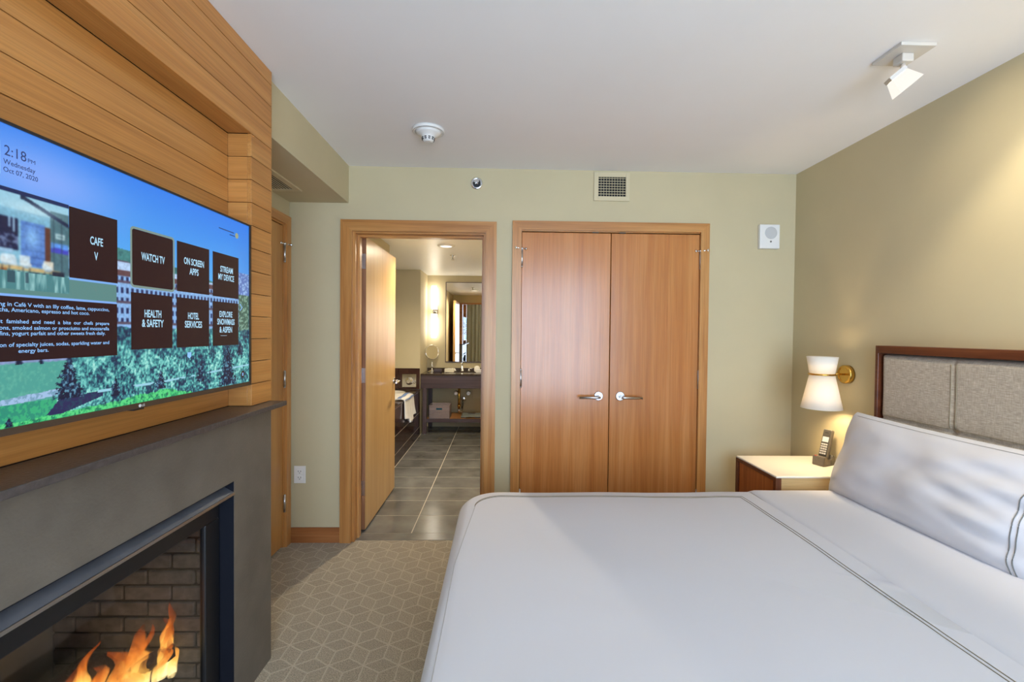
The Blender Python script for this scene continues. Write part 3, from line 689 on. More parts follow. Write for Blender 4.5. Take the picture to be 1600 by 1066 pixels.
lettering('CAFE', 1.081, 1.115, 1.588, .019, 'ui_text', ct, bold=.02); lettering('V', 1.0915, 1.1015, 1.553, .019, 'ui_text', ct, bold=.02)
TT = [(1.201, 1.348, 1.506, 1.652, [('WATCH TV', 1.231, 1.315, 1.576)]), (1.365, 1.512, 1.505, 1.653, [('ON SCREEN', 1.393, 1.485, 1.590), ('APPS', 1.417, 1.459, 1.561)]),
      (1.531, 1.678, 1.504, 1.652, [('STREAM', 1.570, 1.642, 1.590), ('MY DEVICE', 1.559, 1.649, 1.563)]), (1.198, 1.345, 1.338, 1.487, [('HEALTH', 1.241, 1.301, 1.424), ('& SAFETY', 1.232, 1.310, 1.398)]),
      (1.363, 1.511, 1.338, 1.487, [('HOTEL', 1.410, 1.460, 1.424), ('SERVICES', 1.396, 1.475, 1.398)]), (1.530, 1.677, 1.338, 1.487, [('EXPLORE', 1.565, 1.639, 1.436), ('SNOWMASS', 1.553, 1.652, 1.410), ('& ASPEN', 1.565, 1.637, 1.383)])]
for i, (a, c, e, f, ls) in enumerate(TT):
    tl = tile(a, c, e, f)
    for s, y0, y1, z in ls: lettering(s, y0, y1, z, .0205, 'ui_text', tl, bold=.025)
    if i == 0:
        def rr(y0, y1, z0, z1, r, n=6):
            o = []
            for cy, cz, s0 in ((y1-r, z1-r, 0), (y0+r, z1-r, 90), (y0+r, z0+r, 180), (y1-r, z0+r, 270)):
                for k in range(n+1): an = R(s0+90*k/n); o.append((cy+r*math.cos(an), cz+r*math.sin(an)))
            return o
        b = B(); A = rr(a-.006, c+.006, e-.006, f+.006, .012); I = rr(a, c, e, f, .007)
        va = [b.bm.verts.new((TX-.0016, *p)) for p in A]; vi = [b.bm.verts.new((TX-.0016, *p)) for p in I]; n = len(A)
        for k in range(n): b.bm.faces.new((va[k], va[(k+1) % n], vi[(k+1) % n], vi[k]))
        b.build('selection_outline', 'ui_frame', tl, fix=False)
    if i in (5,): bx('rule', 'ui_text', tl, TX-.002, TX-.0015, 1.572, 1.606, 1.3715, 1.3725)
body = bx('text_panel', 'ui_dark', tv, TX-.0029, TX-.002, SY0, 1.1545, 1.326, 1.4525)
for s, pre, y1, z in (('ng in Café V with an Illy coffee, latte, cappuccino,', 'morni', 1.131, 1.434), ('cha, Americano, espresso and hot coco.', 'mo', 1.078, 1.423), ('it  famished  and  need  a  bite  our  chefs  prepare', 'b', 1.131, 1.4005),
                      ('ons, smoked salmon or prosciutto and mozzarella', 'opti', 1.1305, 1.388), ('fins, yogurt parfait and other sweets fresh daily.', 'muf', 1.120, 1.377), ('on of specialty juices, sodas, sparkling water and', 'selecti', 1.1305, 1.3545)):
    lettering(s, .888, y1, z, .0082, 'ui_body', body, bold=.012, prefix=pre)
lettering('energy bars.', .922, .982, 1.342, .0082, 'ui_body', body, bold=.012)
ck = bx('clock_rule', 'ui_body', tv, TX-.0029, TX-.0022, .8925, .8935, 1.685, 1.748)
lettering('2:18', .900, .9405, 1.7235, .0205, 'ui_clock', ck); lettering('PM', .9435, .958, 1.7245, .0082, 'ui_clock', ck)
lettering('Wednesday', .898, .958, 1.7065, .0100, 'ui_clock', ck, bold=.008); lettering('Oct 07, 2020', .898, .963, 1.6915, .0098, 'ui_clock', ck, bold=.008)
em = B(); em.rev([(.0001, 0), (.010, .0004)], (TX-.0028, 1.668, 1.731), (1, 0, 0), 20, caps=False); em.build('weather_emblem', 'ui_gold', tv)
b = B()
for k in range(15): b.box(TX-.0029, TX-.0022, 1.565+k*.0058, 1.5690+k*.0058, 1.735, 1.7385)
for k in range(6): b.box(TX-.0029, TX-.0022, 1.625+k*.0055, 1.6292+k*.0055, 1.725, 1.7280)
b.build('tiny_caption', 'ui_clock', tv)
b = B().tube([(TX-.0024, 1.688, 1.487), (TX-.0024, 1.701, 1.475), (TX-.0024, 1.688, 1.463)], .0014, 6); b.build('arrow', 'ui_body', tv)
sq = B().rev([(.0001, 0), (.0125, .0003)], (TX-.0028, 1.705, 1.228), (1, 0, 0), 22, caps=False).build('app_button', 'ui_dark', tv)
b = B()
for i in (0, 1):
    for j in (0, 1, 2): b.box(TX-.0023, TX-.0020, 1.7015+i*.004, 1.7048+i*.004, 1.2225+j*.004, 1.2258+j*.004)
b.build('button_grid', 'ui_body', sq)
B().prism([(TX-.0028, 1.409, 1.322), (TX-.0028, 1.425, 1.322), (TX-.0028, 1.425, 1.309), (TX-.0028, 1.417, 1.303), (TX-.0028, 1.409, 1.309)], (.0006, 0, 0)).build('shield_badge', 'ui_body', tv)
lg = B().rev([(.0042, 0), (.0042, .0004)], (TX+.002, 1.2195, 1.1895), (1, 0, 0), 24).build('logo', 'logo_white', bz)
lettering('LG', 1.2255, 1.2350, 1.1865, .0062, 'logo_white', bz, x=TX+.0024, bold=.02, name='logo_lettering')

# ------------------------------------------------------------------ ceiling and wall fittings
sd = thing('smoke_detector', (-.395, 2.445, 2.40), 'white cone shaped smoke detector on the bedroom ceiling', 'smoke detector')
B().rev([(.084, 0), (.084, -.010), (.078, -.016)][::-1], (-.395, 2.445, ZC), (0, 0, 1), 40).build('base', 'white_plastic', sd)
B().rev([(.016, -.066), (.024, -.064), (.030, -.056), (.033, -.042), (.040, -.034), (.055, -.025), (.072, -.016)], (-.395, 2.445, ZC), (0, 0, 1), 40).build('cone', 'white_plastic', sd)
b = B()
for k in range(10):
    for z in (2.4115, 2.4195):
        a = 2*PI*k/10; rad = .0295 if z < 2.415 else .0318; p = Vector((-.395+rad*math.cos(a), 2.445+rad*math.sin(a), z))
        t = bmesh.new(); bmesh.ops.create_cube(t, size=1)
        b.add(t, Matrix.Translation(p) @ Matrix.Rotation(a, 4, 'Z') @ Matrix.Diagonal((.006, .011, .0042, 1)))
b.build('vent_slots', 'opening_shade', sd)
b = B().rev([(.0790, 0), (.0803, .001), (.0790, .002)], (-.395, 2.445, ZC-.0155), (0, 0, 1), 40, caps=False); b.build('groove', 'phone_grey', sd)

sp_ = thing('fire_sprinkler', (-.167, YB, 2.367), 'round chrome sidewall sprinkler above the bathroom doorway', 'sprinkler')
B().rev([(.040, 0), (.040, .004), (.034, .009), (.026, .009), (.026, .004)], (-.167, YB, 2.367), (0, -1, 0), 32).build('escutcheon', 'chrome', sp_)
B().rev([(.025, 0), (.025, .001)], (-.167, YB-.0042, 2.367), (0, -1, 0), 24).build('cup', 'black_metal', sp_)
B().cyl((-.167, YB-.004, 2.367), (-.167, YB-.03, 2.367), .007).box(-.183, -.151, YB-.036, YB-.032, 2.364, 2.384).cyl((-.18, YB-.006, 2.362), (-.172, YB-.034, 2.358), .003).cyl((-.154, YB-.006, 2.362), (-.162, YB-.034, 2.358), .003).build('head', 'chrome', sp_)

wv = thing('wall_vent', (.7215, YB, 2.267), 'beige square air vent grille above the closet', 'vent')
b = B(); vx0, vx1, vz0, vz1, wx0, wx1, wz0, wz1 = .603, .840, 2.267, 2.452, .633, .814, 2.296, 2.423
b.box(vx0, wx0, YB-.010, YB-.0005, vz0, vz1, .002).box(wx1, vx1, YB-.010, YB-.0005, vz0, vz1, .002).box(wx0, wx1, YB-.010, YB-.0005, vz0, wz0).box(wx0, wx1, YB-.010, YB-.0005, wz1, vz1)
b.build('frame', 'vent_paint', wv)
bx('duct_shade', 'opening_shade', wv, wx0, wx1, YB-.003, YB-.0005, wz0, wz1)  # flat dark plate painted as the shade behind the slats
for k in range(7):
    z = wz0+.012+k*(wz1-wz0-.008)/7
    B().prism([(wx0, YB-.011, z), (wx0, YB-.004, z+.004), (wx0, YB-.004, z+.0065), (wx0, YB-.011, z+.0028)], (wx1-wx0, 0, 0)).build('slat', 'vent_paint', wv)
for k in range(1, 10): bx('fin', 'vent_paint', wv, wx0+k*(wx1-wx0)/10-.001, wx0+k*(wx1-wx0)/10+.001, YB-.0048, YB-.003, wz0, wz1)

sv = thing('soffit_vent', (-1.28, 2.5, 2.226), 'white louvred return grille under the soffit', 'vent')
vx0, vx1, vy0, vy1, z = -1.372, -1.189, 2.20, 2.746, 2.226
b = B(); b.box(vx0, vx1, vy1-.032, vy1, z-.008, z-.0005).box(vx0, vx1, vy0, vy0+.032, z-.008, z-.0005).box(vx1-.036, vx1, vy0+.032, vy1-.032, z-.008, z-.0005).box(vx0, vx0+.012, vy0+.032, vy1-.032, z-.008, z-.0005)
b.build('frame', 'vent_paint', sv)
bx('duct_shade', 'opening_shade', sv, vx0+.012, vx1-.036, vy0+.032, vy1-.032, z-.0025, z-.0005)  # no cavity here, the shade above the slats is a dark plate
n = 8
for k in range(n):
    x = vx0+.014+k*(vx1-vx0-.050)/n
    bx('slat', 'vent_paint', sv, x, x+.0032, vy0+.032, vy1-.032, z-.0065, z-.0025)

ws = thing('wall_speaker', (1.771, YB, 1.965), 'white wall alarm speaker with round grille by the right corner', 'speaker')
B().box(1.704, 1.838, YB-.030, YB-.0005, 1.965, 2.125, .005).build('housing', 'white_plastic', ws)
b = B().rev([(.040, 0), (.040, .002), (.036, .002)], (1.777, YB-.030, 2.068), (0, -1, 0), 32)
b.build('grille', 'phone_key', ws)
B().rev([(.006, 0), (.006, .002)], (1.777, YB-.030, 2.011), (0, -1, 0), 16).build('button', 'phone_grey', ws)

ol = thing('power_outlet', (-1.3085, YB, .391), 'white double power outlet low on the back wall', 'outlet')
B().box(-1.346, -1.271, YB-.006, YB-.0005, .391, .505, .002).build('cover_plate', 'white_plastic', ol)
for z in (.428, .468):
    so = B().box(-1.326, -1.291, YB-.009, YB-.006, z-.015, z+.015, .002).build('socket', 'porcelain', ol)
    B().box(-1.318, -1.315, YB-.0095, YB-.009, z-.002, z+.008).box(-1.302, -1.299, YB-.0095, YB-.009, z-.002, z+.008).box(-1.311, -1.306, YB-.0095, YB-.009, z-.011, z-.006).build('slots', 'opening_shade', so)

# ceiling spotlights: one in view, its twin nearer the viewer throws the arch of light on the headboard wall
def frus(s0, s1, h0, h1):
    b = B(); v = [b.bm.verts.new((sx*s, sy*s, h)) for s, h in ((s0, h0), (s1, h1)) for sx, sy in ((-1, -1), (1, -1), (1, 1), (-1, 1))]
    for k in range(4): b.bm.faces.new((v[k], v[(k+1) % 4], v[4+(k+1) % 4], v[4+k]))
    return b, v
def spotlight(cy, ax, energy, size, blend, label):
    tl = thing('ceiling_spotlight', (1.5125, cy, ZC), label, 'spotlight', 'spotlights along the headboard wall'); d = cy-1.70
    B().box(1.446, 1.579, 1.636+d, 1.768+d, ZC-.013, ZC-.0005, .002).build('canopy', 'fixture', tl)
    B().box(1.490, 1.534, 1.679+d, 1.723+d, ZC-.043, ZC-.013, .003).build('mount_block', 'fixture', tl)
    B().cyl((1.512, 1.701+d, ZC-.043), (1.508, 1.701+d, ZC-.083), .008).build('stem', 'fixture', tl)
    ax = Vector(ax).normalized(); q = Vector((0, 0, 1)).rotation_difference(ax); c0 = Vector((1.488, 1.700+d, 2.374))
    Mh = Matrix.Translation(c0) @ q.to_matrix().to_4x4()
    b, v = frus(.029, .029, -.014, 0); b.bm.faces.new(v[:4]); b.bm.faces.new(v[4:]); b.xf(Mh).build('lamp_cap', 'fixture', tl)
    b, v = frus(.027, .041, .0005, .056); b.xf(Mh); hd = b.build('lamp_glass', 'frost_glass', tl); hd.modifiers.new('t', 'SOLIDIFY').thickness = .003
    l = lamp('SPOT', 'spot_beam', c0+ax*.065, energy, (1, .86, .64), tl, spot_size=R(size), spot_blend=blend, shadow_soft_size=.03); aim(l, ax)
    lamp('POINT', 'spot_bulb', c0+ax*.03, .9, (1, .9, .72), tl, shadow_soft_size=.01)
spotlight(1.70, (.60, -.14, -.74), 4, 150, 1.0, 'white ceiling spotlight with square glass head near the headboard wall')
spotlight(1.02, (.75, .10, -.65), 46, 108, .28, 'twin ceiling spotlight closer to the viewer, lighting the wall above the pillows')

# wall sconce
sc = thing('wall_sconce', (1.81, 2.51, .985), 'brass wall sconce with two white cone shades over the nightstand', 'lamp')
SXC, SYC, SZC = 1.808, 2.508, 1.176
B().rev([(.052, 0), (.052, .024), (.046, .030), (.040, .030), (.038, .026)], (XR-.0005, SYC, SZC), (-1, 0, 0), 40).build('wall_plate', 'brass', sc)
B().tube([(XR-.028, SYC, SZC), (SXC+.066, SYC, SZC+.001)], .0055, 12).build('arm', 'brass', sc)
B().tube([(SXC+.063*math.cos(2*PI*k/36), SYC+.063*math.sin(2*PI*k/36), SZC) for k in range(36)], .0055, 10, closed=True).build('ring', 'brass', sc)
b = B().rev([(.061, .004), (.076, .098)], (SXC, SYC, SZC), (0, 0, 1), 48, caps=False); o = b.build('upper_shade', 'shade', sc); o.modifiers.new('t', 'SOLIDIFY').thickness = .002
b = B().rev([(.061, -.004), (.101, -.192)], (SXC, SYC, SZC), (0, 0, 1), 48, caps=False); o = b.build('lower_shade', 'shade', sc); o.modifiers.new('t', 'SOLIDIFY').thickness = .002
B().rev([(.012, 0), (.012, .03), (.022, .06), (.012, .08)], (SXC, SYC, SZC-.115), (0, 0, 1), 16).build('bulb', 'frost_glass', sc)
lamp('POINT', 'sconce_bulb', (SXC, SYC, SZC-.10), 14, (1, .76, .46), sc, shadow_soft_size=.03)
lamp('POINT', 'sconce_bulb_upper', (SXC, SYC, SZC+.03), .5, (1, .84, .60), sc, shadow_soft_size=.02)

# ------------------------------------------------------------------ headboard, bed, bedding
HY0, HY1, HZ = .312, 2.240, 1.346
hb = thing('headboard', (1.92, (HY0+HY1)/2, .25), 'upholstered woven grey headboard in a walnut frame', 'headboard')
b = B(); b.box(1.885, XR-.001, HY1-.018, HY1, .25, HZ, .002).box(1.885, XR-.001, HY0, HY0+.018, .25, HZ, .002).box(1.885, XR-.001, HY0+.018, HY1-.018, HZ-.038, HZ, .002)
b.box(1.935, XR-.001, HY0+.018, HY1-.018, .25, HZ-.038); b.build('frame', 'walnut_y', hb)
py0, py1, pz0, pz1 = HY0+.020, HY1-.020, .40, HZ-.040
seams = [HY1-.022-.369*k for k in range(1, 5)]; zs_ = .992
def pad(u, v):
    y = py0+u*(py1-py0); z = pz0+v*(pz1-pz0)
    e = min(y-py0, py1-y, pz1-z, z-pz0); d = .040*min(1, math.sqrt(max(0, 1-(1-min(1, e/.030))**2)))
    for s in seams: d -= .004*math.exp(-((y-s)/.007)**2) if z > zs_ else 0
    d -= .005*math.exp(-((z-zs_)/.008)**2)
    for s in seams: d -= .010*math.exp(-((y-s)**2+(z-zs_)**2)/.02**2)
    d += .004*noise.noise((y*5, z*5, 0))
    return Vector((1.934-d, y, z))
B().grid(320, 120, pad).build('upholstery', 'fabric', hb)
def pad_at(y, z): return pad((y-py0)/(py1-py0), (z-pz0)/(pz1-pz0))+Vector((-.0012, 0, 0))
b = B()
for s in seams:
    for o in (-.012, .012): b.tube([pad_at(s+o, z) for z in np.linspace(zs_+.015, pz1-.03, 24)], .0012, 5)
for o in (-.013, .013): b.tube([pad_at(y, zs_+o) for y in np.linspace(py0+.03, py1-.03, 90)], .0012, 5)
b.build('stitching', 'thread', hb)

BEDX0, BEDX1, BEDY0, BEDY1 = -.165, 1.880, .325, 2.272
bed = thing('bed', (.87, 1.29, 0), 'low king size bed base with mattress under the white bedding', 'bed')
B().box(BEDX0+.09, BEDX1, BEDY0+.07, BEDY1-.07, .09, .30, .01).build('box_base', 'walnut_x', bed)
B().box(BEDX0+.06, BEDX1, BEDY0+.04, BEDY1-.04, .30, .565, .05, seg=4).build('mattress', 'sheet', bed)
for x in (BEDX0+.2, BEDX1-.15):
    for y in (BEDY0+.2, BEDY1-.2): B().cyl((x, y, 0), (x, y, .09), .03).build('leg', 'walnut_z', bed)
def cloth(x0, x1, y0, y1, ztop, zhem, rad, corner, xopen, flare=.05, puff=.012, seed=0, nseg=64):
    """bed cloth: nested rounded-rectangle rings, from hem up over the edge to the middle. xopen: head end is cut straight"""
    def ring(ins, z, jit=0.0):
        r = max(corner-ins, .02) if ins < corner else .02; out = []
        ax0, ax1, ay0, ay1 = x0+ins, x1-(0 if xopen else ins), y0+ins, y1-ins
        rr_ = .004 if xopen else r
        cs = ((ax1-rr_, ay1-rr_, 0, rr_), (ax0+r, ay1-r, 90, r), (ax0+r, ay0+r, 180, r), (ax1-rr_, ay0+rr_, 270, rr_))
        base = []
        for cx, cy, s0, q_ in cs:
            for k in range(17): a = R(s0+90*k/16); base.append(Vector((cx+q_*math.cos(a), cy+q_*math.sin(a), z)))
        # resample evenly between corners so long sides carry vertices
        pts = []
        n = len(base)
        for i in range(n):
            p, q2 = base[i], base[(i+1) % n]; m = 1
            if i % 17 == 16: m = 40
            for k in range(m): pts.append(p.lerp(q2, k/m))
        return pts
    prof = []
    for t in np.linspace(0, 1, 8): prof.append((-flare*(1-t)**1.2*1.0, zhem+t*(ztop-rad-zhem)))
    for k in range(1, 9):
        a = R(90*k/8); prof.append((rad*(1-math.cos(a)), ztop-rad+rad*math.sin(a)))
    for t in (.02, .05, .10, .16, .24, .34, .46, .60, .76): prof.append((rad+t, ztop+puff*(1-math.exp(-t/.12))))
    b = B(); rings = []
    mx = min((y1-y0)/2, (x1-x0)*(1 if xopen else .5))-.03
    for ins, z in prof:
        if ins > mx: break
        pts = ring(ins, z); row = []
        for p in pts:
            d = noise.noise((p.x*2.2+seed, p.y*2.2, p.z*2))*.006+noise.noise((p.x*7+seed, p.y*7, p.z*3))*.0018
            fold = .010*math.sin((p.x+p.y*1.3)*17+seed)*max(0, (ztop-rad-p.z)/(ztop-zhem)) if p.z < ztop-rad else 0
            off = Vector((0, 0, d)) if ins > rad*.5 else Vector(((-1 if p.x < (x0+.2) else 0)*fold, (1 if p.y > (y0+y1)/2 else -1)*fold*.8, 0))
            row.append(b.bm.verts.new(p+off))
        rings.append(row)
    for a, c in zip(rings, rings[1:]):
        n = len(a)
        for i in range(n): b.bm.faces.new((a[i], a[(i+1) % n], c[(i+1) % n], c[i])).smooth = True
    f = b.bm.faces.new(rings[-1]); f.smooth = True
    return b
def topz(ins, ztop, rad, puff): return ztop+puff*(1-math.exp(-max(0, ins-rad)/.12))
DZT = .604
dv = cloth(BEDX0-.02, 1.245, BEDY0-.005, BEDY1+.005, DZT, .10, .058, .20, True, seed=2).build('duvet', 'sheet')
tag(dv, 'smooth white duvet with a double taupe stitched border', 'duvet')
def stitch(name, pts, r, mat, par): return B().tube(pts, r, 6).build(name, mat, par)
from mathutils.bvhtree import BVHTree
def drop(o, pts, lift=.0012):
    me = o.data; off = o.location; bv = BVHTree.FromPolygons([v.co+off for v in me.vertices], [tuple(p.vertices) for p in me.polygons]); out = []
    for x, y in pts:
        h = bv.ray_cast(Vector((x, y, 2)), Vector((0, 0, -1)))
        if h[0] is not None: out.append(h[0]+Vector((0, 0, lift)))
    return out
def border(o, dx, mat, r):
    """stitch line: along the head end (x = const), round the corner and along the far side to the foot"""
    pts = [(1.170-dx, y) for y in np.linspace(.40, 2.150-dx, 60)] + [(x, 2.150-dx+.020*(1-(x+.1)/1.27)) for x in np.linspace(1.165-dx, .02, 50)]
    a = R(0)
    pts += [(.02-.13*math.sin(t), 2.169-dx-.13*(1-math.cos(t))) for t in np.linspace(.1, 1.5, 14)]
    return stitch('stitched_line', drop(o, pts), r, mat, o)
stitch('stitched_line', drop(dv, [(-.108-.042*min(1, t*3), 2.03-t*1.5) for t in np.linspace(0, 1, 60)]), .0010, 'thread_pale', dv)
border(dv, 0, 'thread', .0012); border(dv, .014, 'thread', .0012)
sh = cloth(1.232, BEDX1, BEDY0-.015, BEDY1+.022, DZT+.006, .20, .065, .03, True, flare=.03, puff=.010, seed=5)
sh = sh.build('top_sheet', 'sheet'); tag(sh, 'white top sheet folded back below the pillow', 'sheet')
stitch('stitched_line', drop(sh, [(1.262+.004*math.sin(y*3), y) for y in np.linspace(.40, 2.24, 80)]), .0011, 'thread_pale', sh)

# pillow: local a = length (world y), b = height, c = thickness
PL, PH, PT = .95, .43, .085
def pillow():
    cx, cy = 1.757, 1.812; tilt = R(17)
    def surf(s):
        def fn(u, v):
            a = 2*u-1; b_ = 2*v-1
            pa = 1-.035*(1-abs(b_)**2)*abs(a)**6*0; 
            edge_in = .035*(1-a*a)                                    # long sides bow in a little
            t = max(0, (1-abs(a)**3.6))**.5*max(0, (1-abs(b_)**3.0))**.5
            w = noise.noise((a*2.4, b_*2.6, 4+s))*.014*t
            # creases fanning from the near end
            k = max(0, -a-.05)
            cr = (.013*k*(1-abs(a)**5)*(math.sin(b_*11+2.6*math.sin(a*2.0)+a*3)+.6*math.sin(b_*19-a*7+1))*t*(1-b_*b_) + .004*math.sin(a*26+5*b_)*max(0, abs(a)-.6)*2.2*t) if s < 0 else 0
            sag = .03*(b_ < 0)*b_*b_*0
            th = PT*(1.0+.25*(-b_))*t
            y = cy+a*PL/2*(1-.028*(1-b_*b_)-.012*math.sin(b_*7+1)*(1-abs(b_))-.05*abs(b_)**14*(1 if b_ > 0 else 0)); h = (b_*.5)*PH*(1-.05*(1-a*a)*0-.04*(1-abs(a)**2)*(1 if b_ > 0 else .0)) 
            c = s*th+w+cr
            # tilt about the y axis: height runs up and toward the headboard
            hx, hz = h*math.sin(tilt), h*math.cos(tilt); nx, nz = math.cos(tilt), -math.sin(tilt)
            return Vector((cx+hx+c*nx, y, .800+hz+c*nz))
        return fn
    b = B(); b.grid(90, 60, surf(-1)); b.grid(90, 60, surf(1)); bmesh.ops.remove_doubles(b.bm, verts=b.bm.verts, dist=.0004)
    low = min(v.co.z for v in b.bm.verts)
    o = b.build('pillow', 'sheet'); return tag(o, 'long white bed pillow with grey stitched lines leaning on the headboard', 'pillow'), surf(-1)
pl, pfn = pillow()
def pil_line(pts, r, mat): B().tube([pfn(u, v)+Vector((-.0012, 0, .0006)) for u, v in pts], r, 6).build('stitched_line', mat, pl)
for o in (0, .016): pil_line([(.070+o+.008*math.sin(v*4), v) for v in np.linspace(.03, .97, 70)], .0016, 'thread_grey')
pil_line([(u, .955) for u in np.linspace(.1, .95, 60)], .0010, 'thread_pale')

# ------------------------------------------------------------------ nightstand, phone
NX0, NX1, NSY0, NSY1, NZ = 1.462, 1.945, 2.355, 2.765, .645
ns = thing('nightstand', ((NX0+NX1)/2, (NSY0+NSY1)/2, 0), 'walnut framed nightstand with ivory top beside the bed', 'nightstand')
B().box(NX0+.002, NX1, NSY0, NSY1, NZ-.010, NZ, .003).build('top', 'nightstand_top', ns)
b = B(); fr = .024
b.box(NX0, NX0+.030, NSY0, NSY0+fr, .06, NZ-.0105).box(NX0, NX0+.030, NSY1-fr, NSY1, .06, NZ-.0105).box(NX0, NX0+.030, NSY0+fr, NSY1-fr, NZ-.028, NZ-.0105).box(NX0, NX0+.030, NSY0+fr, NSY1-fr, .06, .085)
b.build('front_frame', 'walnut_z', ns)
B().box(NX0+.030, NX1-.005, NSY0+.001, NSY1-.001, .06, NZ-.0105).build('body', 'tan_side', ns)
for z0, z1 in ((.36, NZ-.032), (.09, .352)):
    dr = B().box(NX0+.008, NX0+.0295, NSY0+fr+.003, NSY1-fr-.003, z0, z1, .002).build('drawer', 'drawer_wood', ns)
for x in (NX0+.03, NX1-.04):
    for y in (NSY0+.03, NSY1-.03): B().box(x-.018, x+.018, y-.018, y+.018, 0, .06).build('leg', 'walnut_z', ns)

ph = Matrix.Translation((1.876, 2.575, NZ)) @ Matrix.Rotation(R(-68), 4, 'Z')          # local -y faces the viewer
def pbx(x0, x1, y0, y1, z0, z1, bev=0, rx=0, piv=(0, 0, 0)):
    b = B(); b.box(x0, x1, y0, y1, z0, z1, bev)
    if rx: b.xf(Matrix.Translation(piv) @ Matrix.Rotation(R(rx), 4, 'X') @ Matrix.Translation(-Vector(piv)))
    return b.xf(ph)
cr = thing('phone_cradle', ph @ Vector((0, 0, 0)), 'grey charging cradle of the cordless phone on the nightstand', 'phone cradle')
b = B(); pr = [(-.050, 0), (.052, 0), (.058, .018), (.050, .050), (.030, .060), (.020, .034), (-.012, .034), (-.030, .055), (-.046, .052)]
b.prism([(-.034, y, z) for y, z in pr], (.068, 0, 0)); bmesh.ops.bevel(b.bm, geom=list(b.bm.edges), offset=.003, segments=2, affect='EDGES'); b.xf(ph).build('cradle_body', 'phone_grey', cr)
pbx(-.0345, .0345, .012, .016, .004, .034).build('seam', 'phone_dark', cr)
pbx(-.026, -.014, -.042, -.036, .0515, .0545, .001).build('indicator_light', 'red', cr)
RX, PV = -17, (0, .002, .036)
hs = thing('phone_handset', ph @ Vector((0, .002, .036)), 'grey cordless phone handset standing in its cradle', 'phone')
pbx(-.024, .024, -.016, .012, .036, .205, .006, RX, PV).build('handset_body', 'phone_grey', hs)
pbx(-.021, .021, -.0175, -.0155, .046, .200, .0005, RX, PV).build('face', 'phone_dark', hs)
pbx(-.017, .017, -.0185, -.0174, .130, .160, .0004, RX, PV).build('display', 'phone_lcd', hs)
for r_ in range(5):
    for c_ in range(3): pbx(-.0175+c_*.0122, -.0075+c_*.0122, -.0195, -.0172, .058+r_*.0135, .0665+r_*.0135, .0006, RX, PV).build('key', 'phone_key', hs)
pbx(-.010, .010, -.0182, -.0174, .182, .186, 0, RX, PV).build('earpiece', 'opening_shade', hs)

# ------------------------------------------------------------------ bathroom shell
struct(bx('floor_bathroom', 'grout', None, BX0-.9, BX1+.1, 3.02, BY1+.1, -.05, -.0008), 'pale grout bed of the grey tiled bathroom floor', 'floor')
fb = bpy.data.objects['floor_bathroom']
TXS = [BX0+.005, -.605, .005, BX1]
yy = 3.130
bx('threshold_strip', 'floor_tile', fb, OPX0+.002, OPX1-.002, 3.024, 3.1275, -.0008, .002, .001)
for k in range(12):
    y0, y1 = yy+.305*k, min(yy+.305*(k+1), BY1)
    for a, c in zip(TXS, TXS[1:]):
        if k == 0: y0 = 3.131
        B().box(a+.003, c-.003, y0+.003, y1-.003, -.0008, .0, .0002, seg=1).build('tile', 'floor_tile', fb)
struct(bx('ceiling_bathroom', 'bathceil', None, BX0-.9, BX1+.1, YB+T, BY1+.1, BZC, BZC+.06), 'white bathroom ceiling beyond the doorway', 'ceiling')
struct(bx('wall_bathroom_back', 'wall', None, BX0-.1, BX1+.1, BY1, BY1+.1, 0, BZC), 'warm beige bathroom wall behind the vanity', 'wall')
struct(bx('wall_bathroom_right', 'wall', None, BX1, BX1+.1, 3.66, BY1, 0, BZC), 'beige bathroom wall hidden right of the doorway', 'wall')
bb = B().box(BX0-.9, BX0, 6.12, BY1, 0, BZC).box(BX0-.1, BX0, YB+T, 4.42, 0, BZC).box(BX0-.95, BX0-.85, 4.32, 6.12, 0, BZC).box(BX0-.85, BX0-.1, 4.32, 4.42, 0, BZC)
struct(bb.build('wall_bathroom_left', 'wall'), 'beige bathroom wall around the tub alcove', 'wall')
# tub with tiled surround
tub = thing('bathtub', (-1.45, 5.27, 0), 'bathtub set in a dark brown tiled surround', 'bathtub')
bx('apron_core', 'grout', tub, BX0-.05, BX0+.0025, 4.425, 6.118, 0, .597)
zr = [0, .122, .314, .598]; 
for zi, (z0, z1) in enumerate(zip(zr, zr[1:])):
    ys = np.arange(4.425, 6.118, .245)
    for a in ys:
        e = min(a+.245, 6.118)
        B().box(BX0+.0025, BX0+.004, a+.003, e-.003, z0+.003, z1-.003, .0004, seg=1).build('apron_tile', 'tub_tile', tub)
b = B(); b.box(BX0-.10, BX0+.006, 4.425, 6.118, .598, .622, .002).box(BX0-.849, BX0-.77, 4.425, 6.118, .598, .622, .002).box(BX0-.77, BX0-.10, 6.03, 6.118, .598, .622, .002).box(BX0-.77, BX0-.10, 4.425, 4.52, .598, .622, .002)
b.build('tub_deck', 'stone_top', tub)
def bowl(u, v):
    a = u*2*PI; t = v; rx, ry = .335*(1-.25*t*t), .755*(1-.18*t*t); p = 4.0; ca, sa = math.cos(a), math.sin(a); k = (abs(ca)**p+abs(sa)**p)**(-1/p)
    return Vector((BX0-.435+rx*k*ca, 5.275+ry*k*sa, .615-.43*math.sin(t*PI/2)))
b = B().grid(48, 10, bowl, closeu=True); b.bm.faces.new([r_[-1] for r_ in b.vv]); b.build('basin', 'porcelain', tub)
sw = bx('splash_core', 'grout', tub, BX0-.849, BX0-.001, 6.108, 6.1195, .622, .904)
xs = np.arange(BX0-.849, BX0-.002, .283)
for a in xs: B().box(a+.001, min(a+.283, BX0)-.001, 6.100, 6.1085, .624, .904, .001, seg=1).build('splash_tile', 'tub_tile', tub)
tvv = thing('tub_valve', (-1.217, 6.1, .65), 'square chrome tub valve plate with round handle', 'faucet')
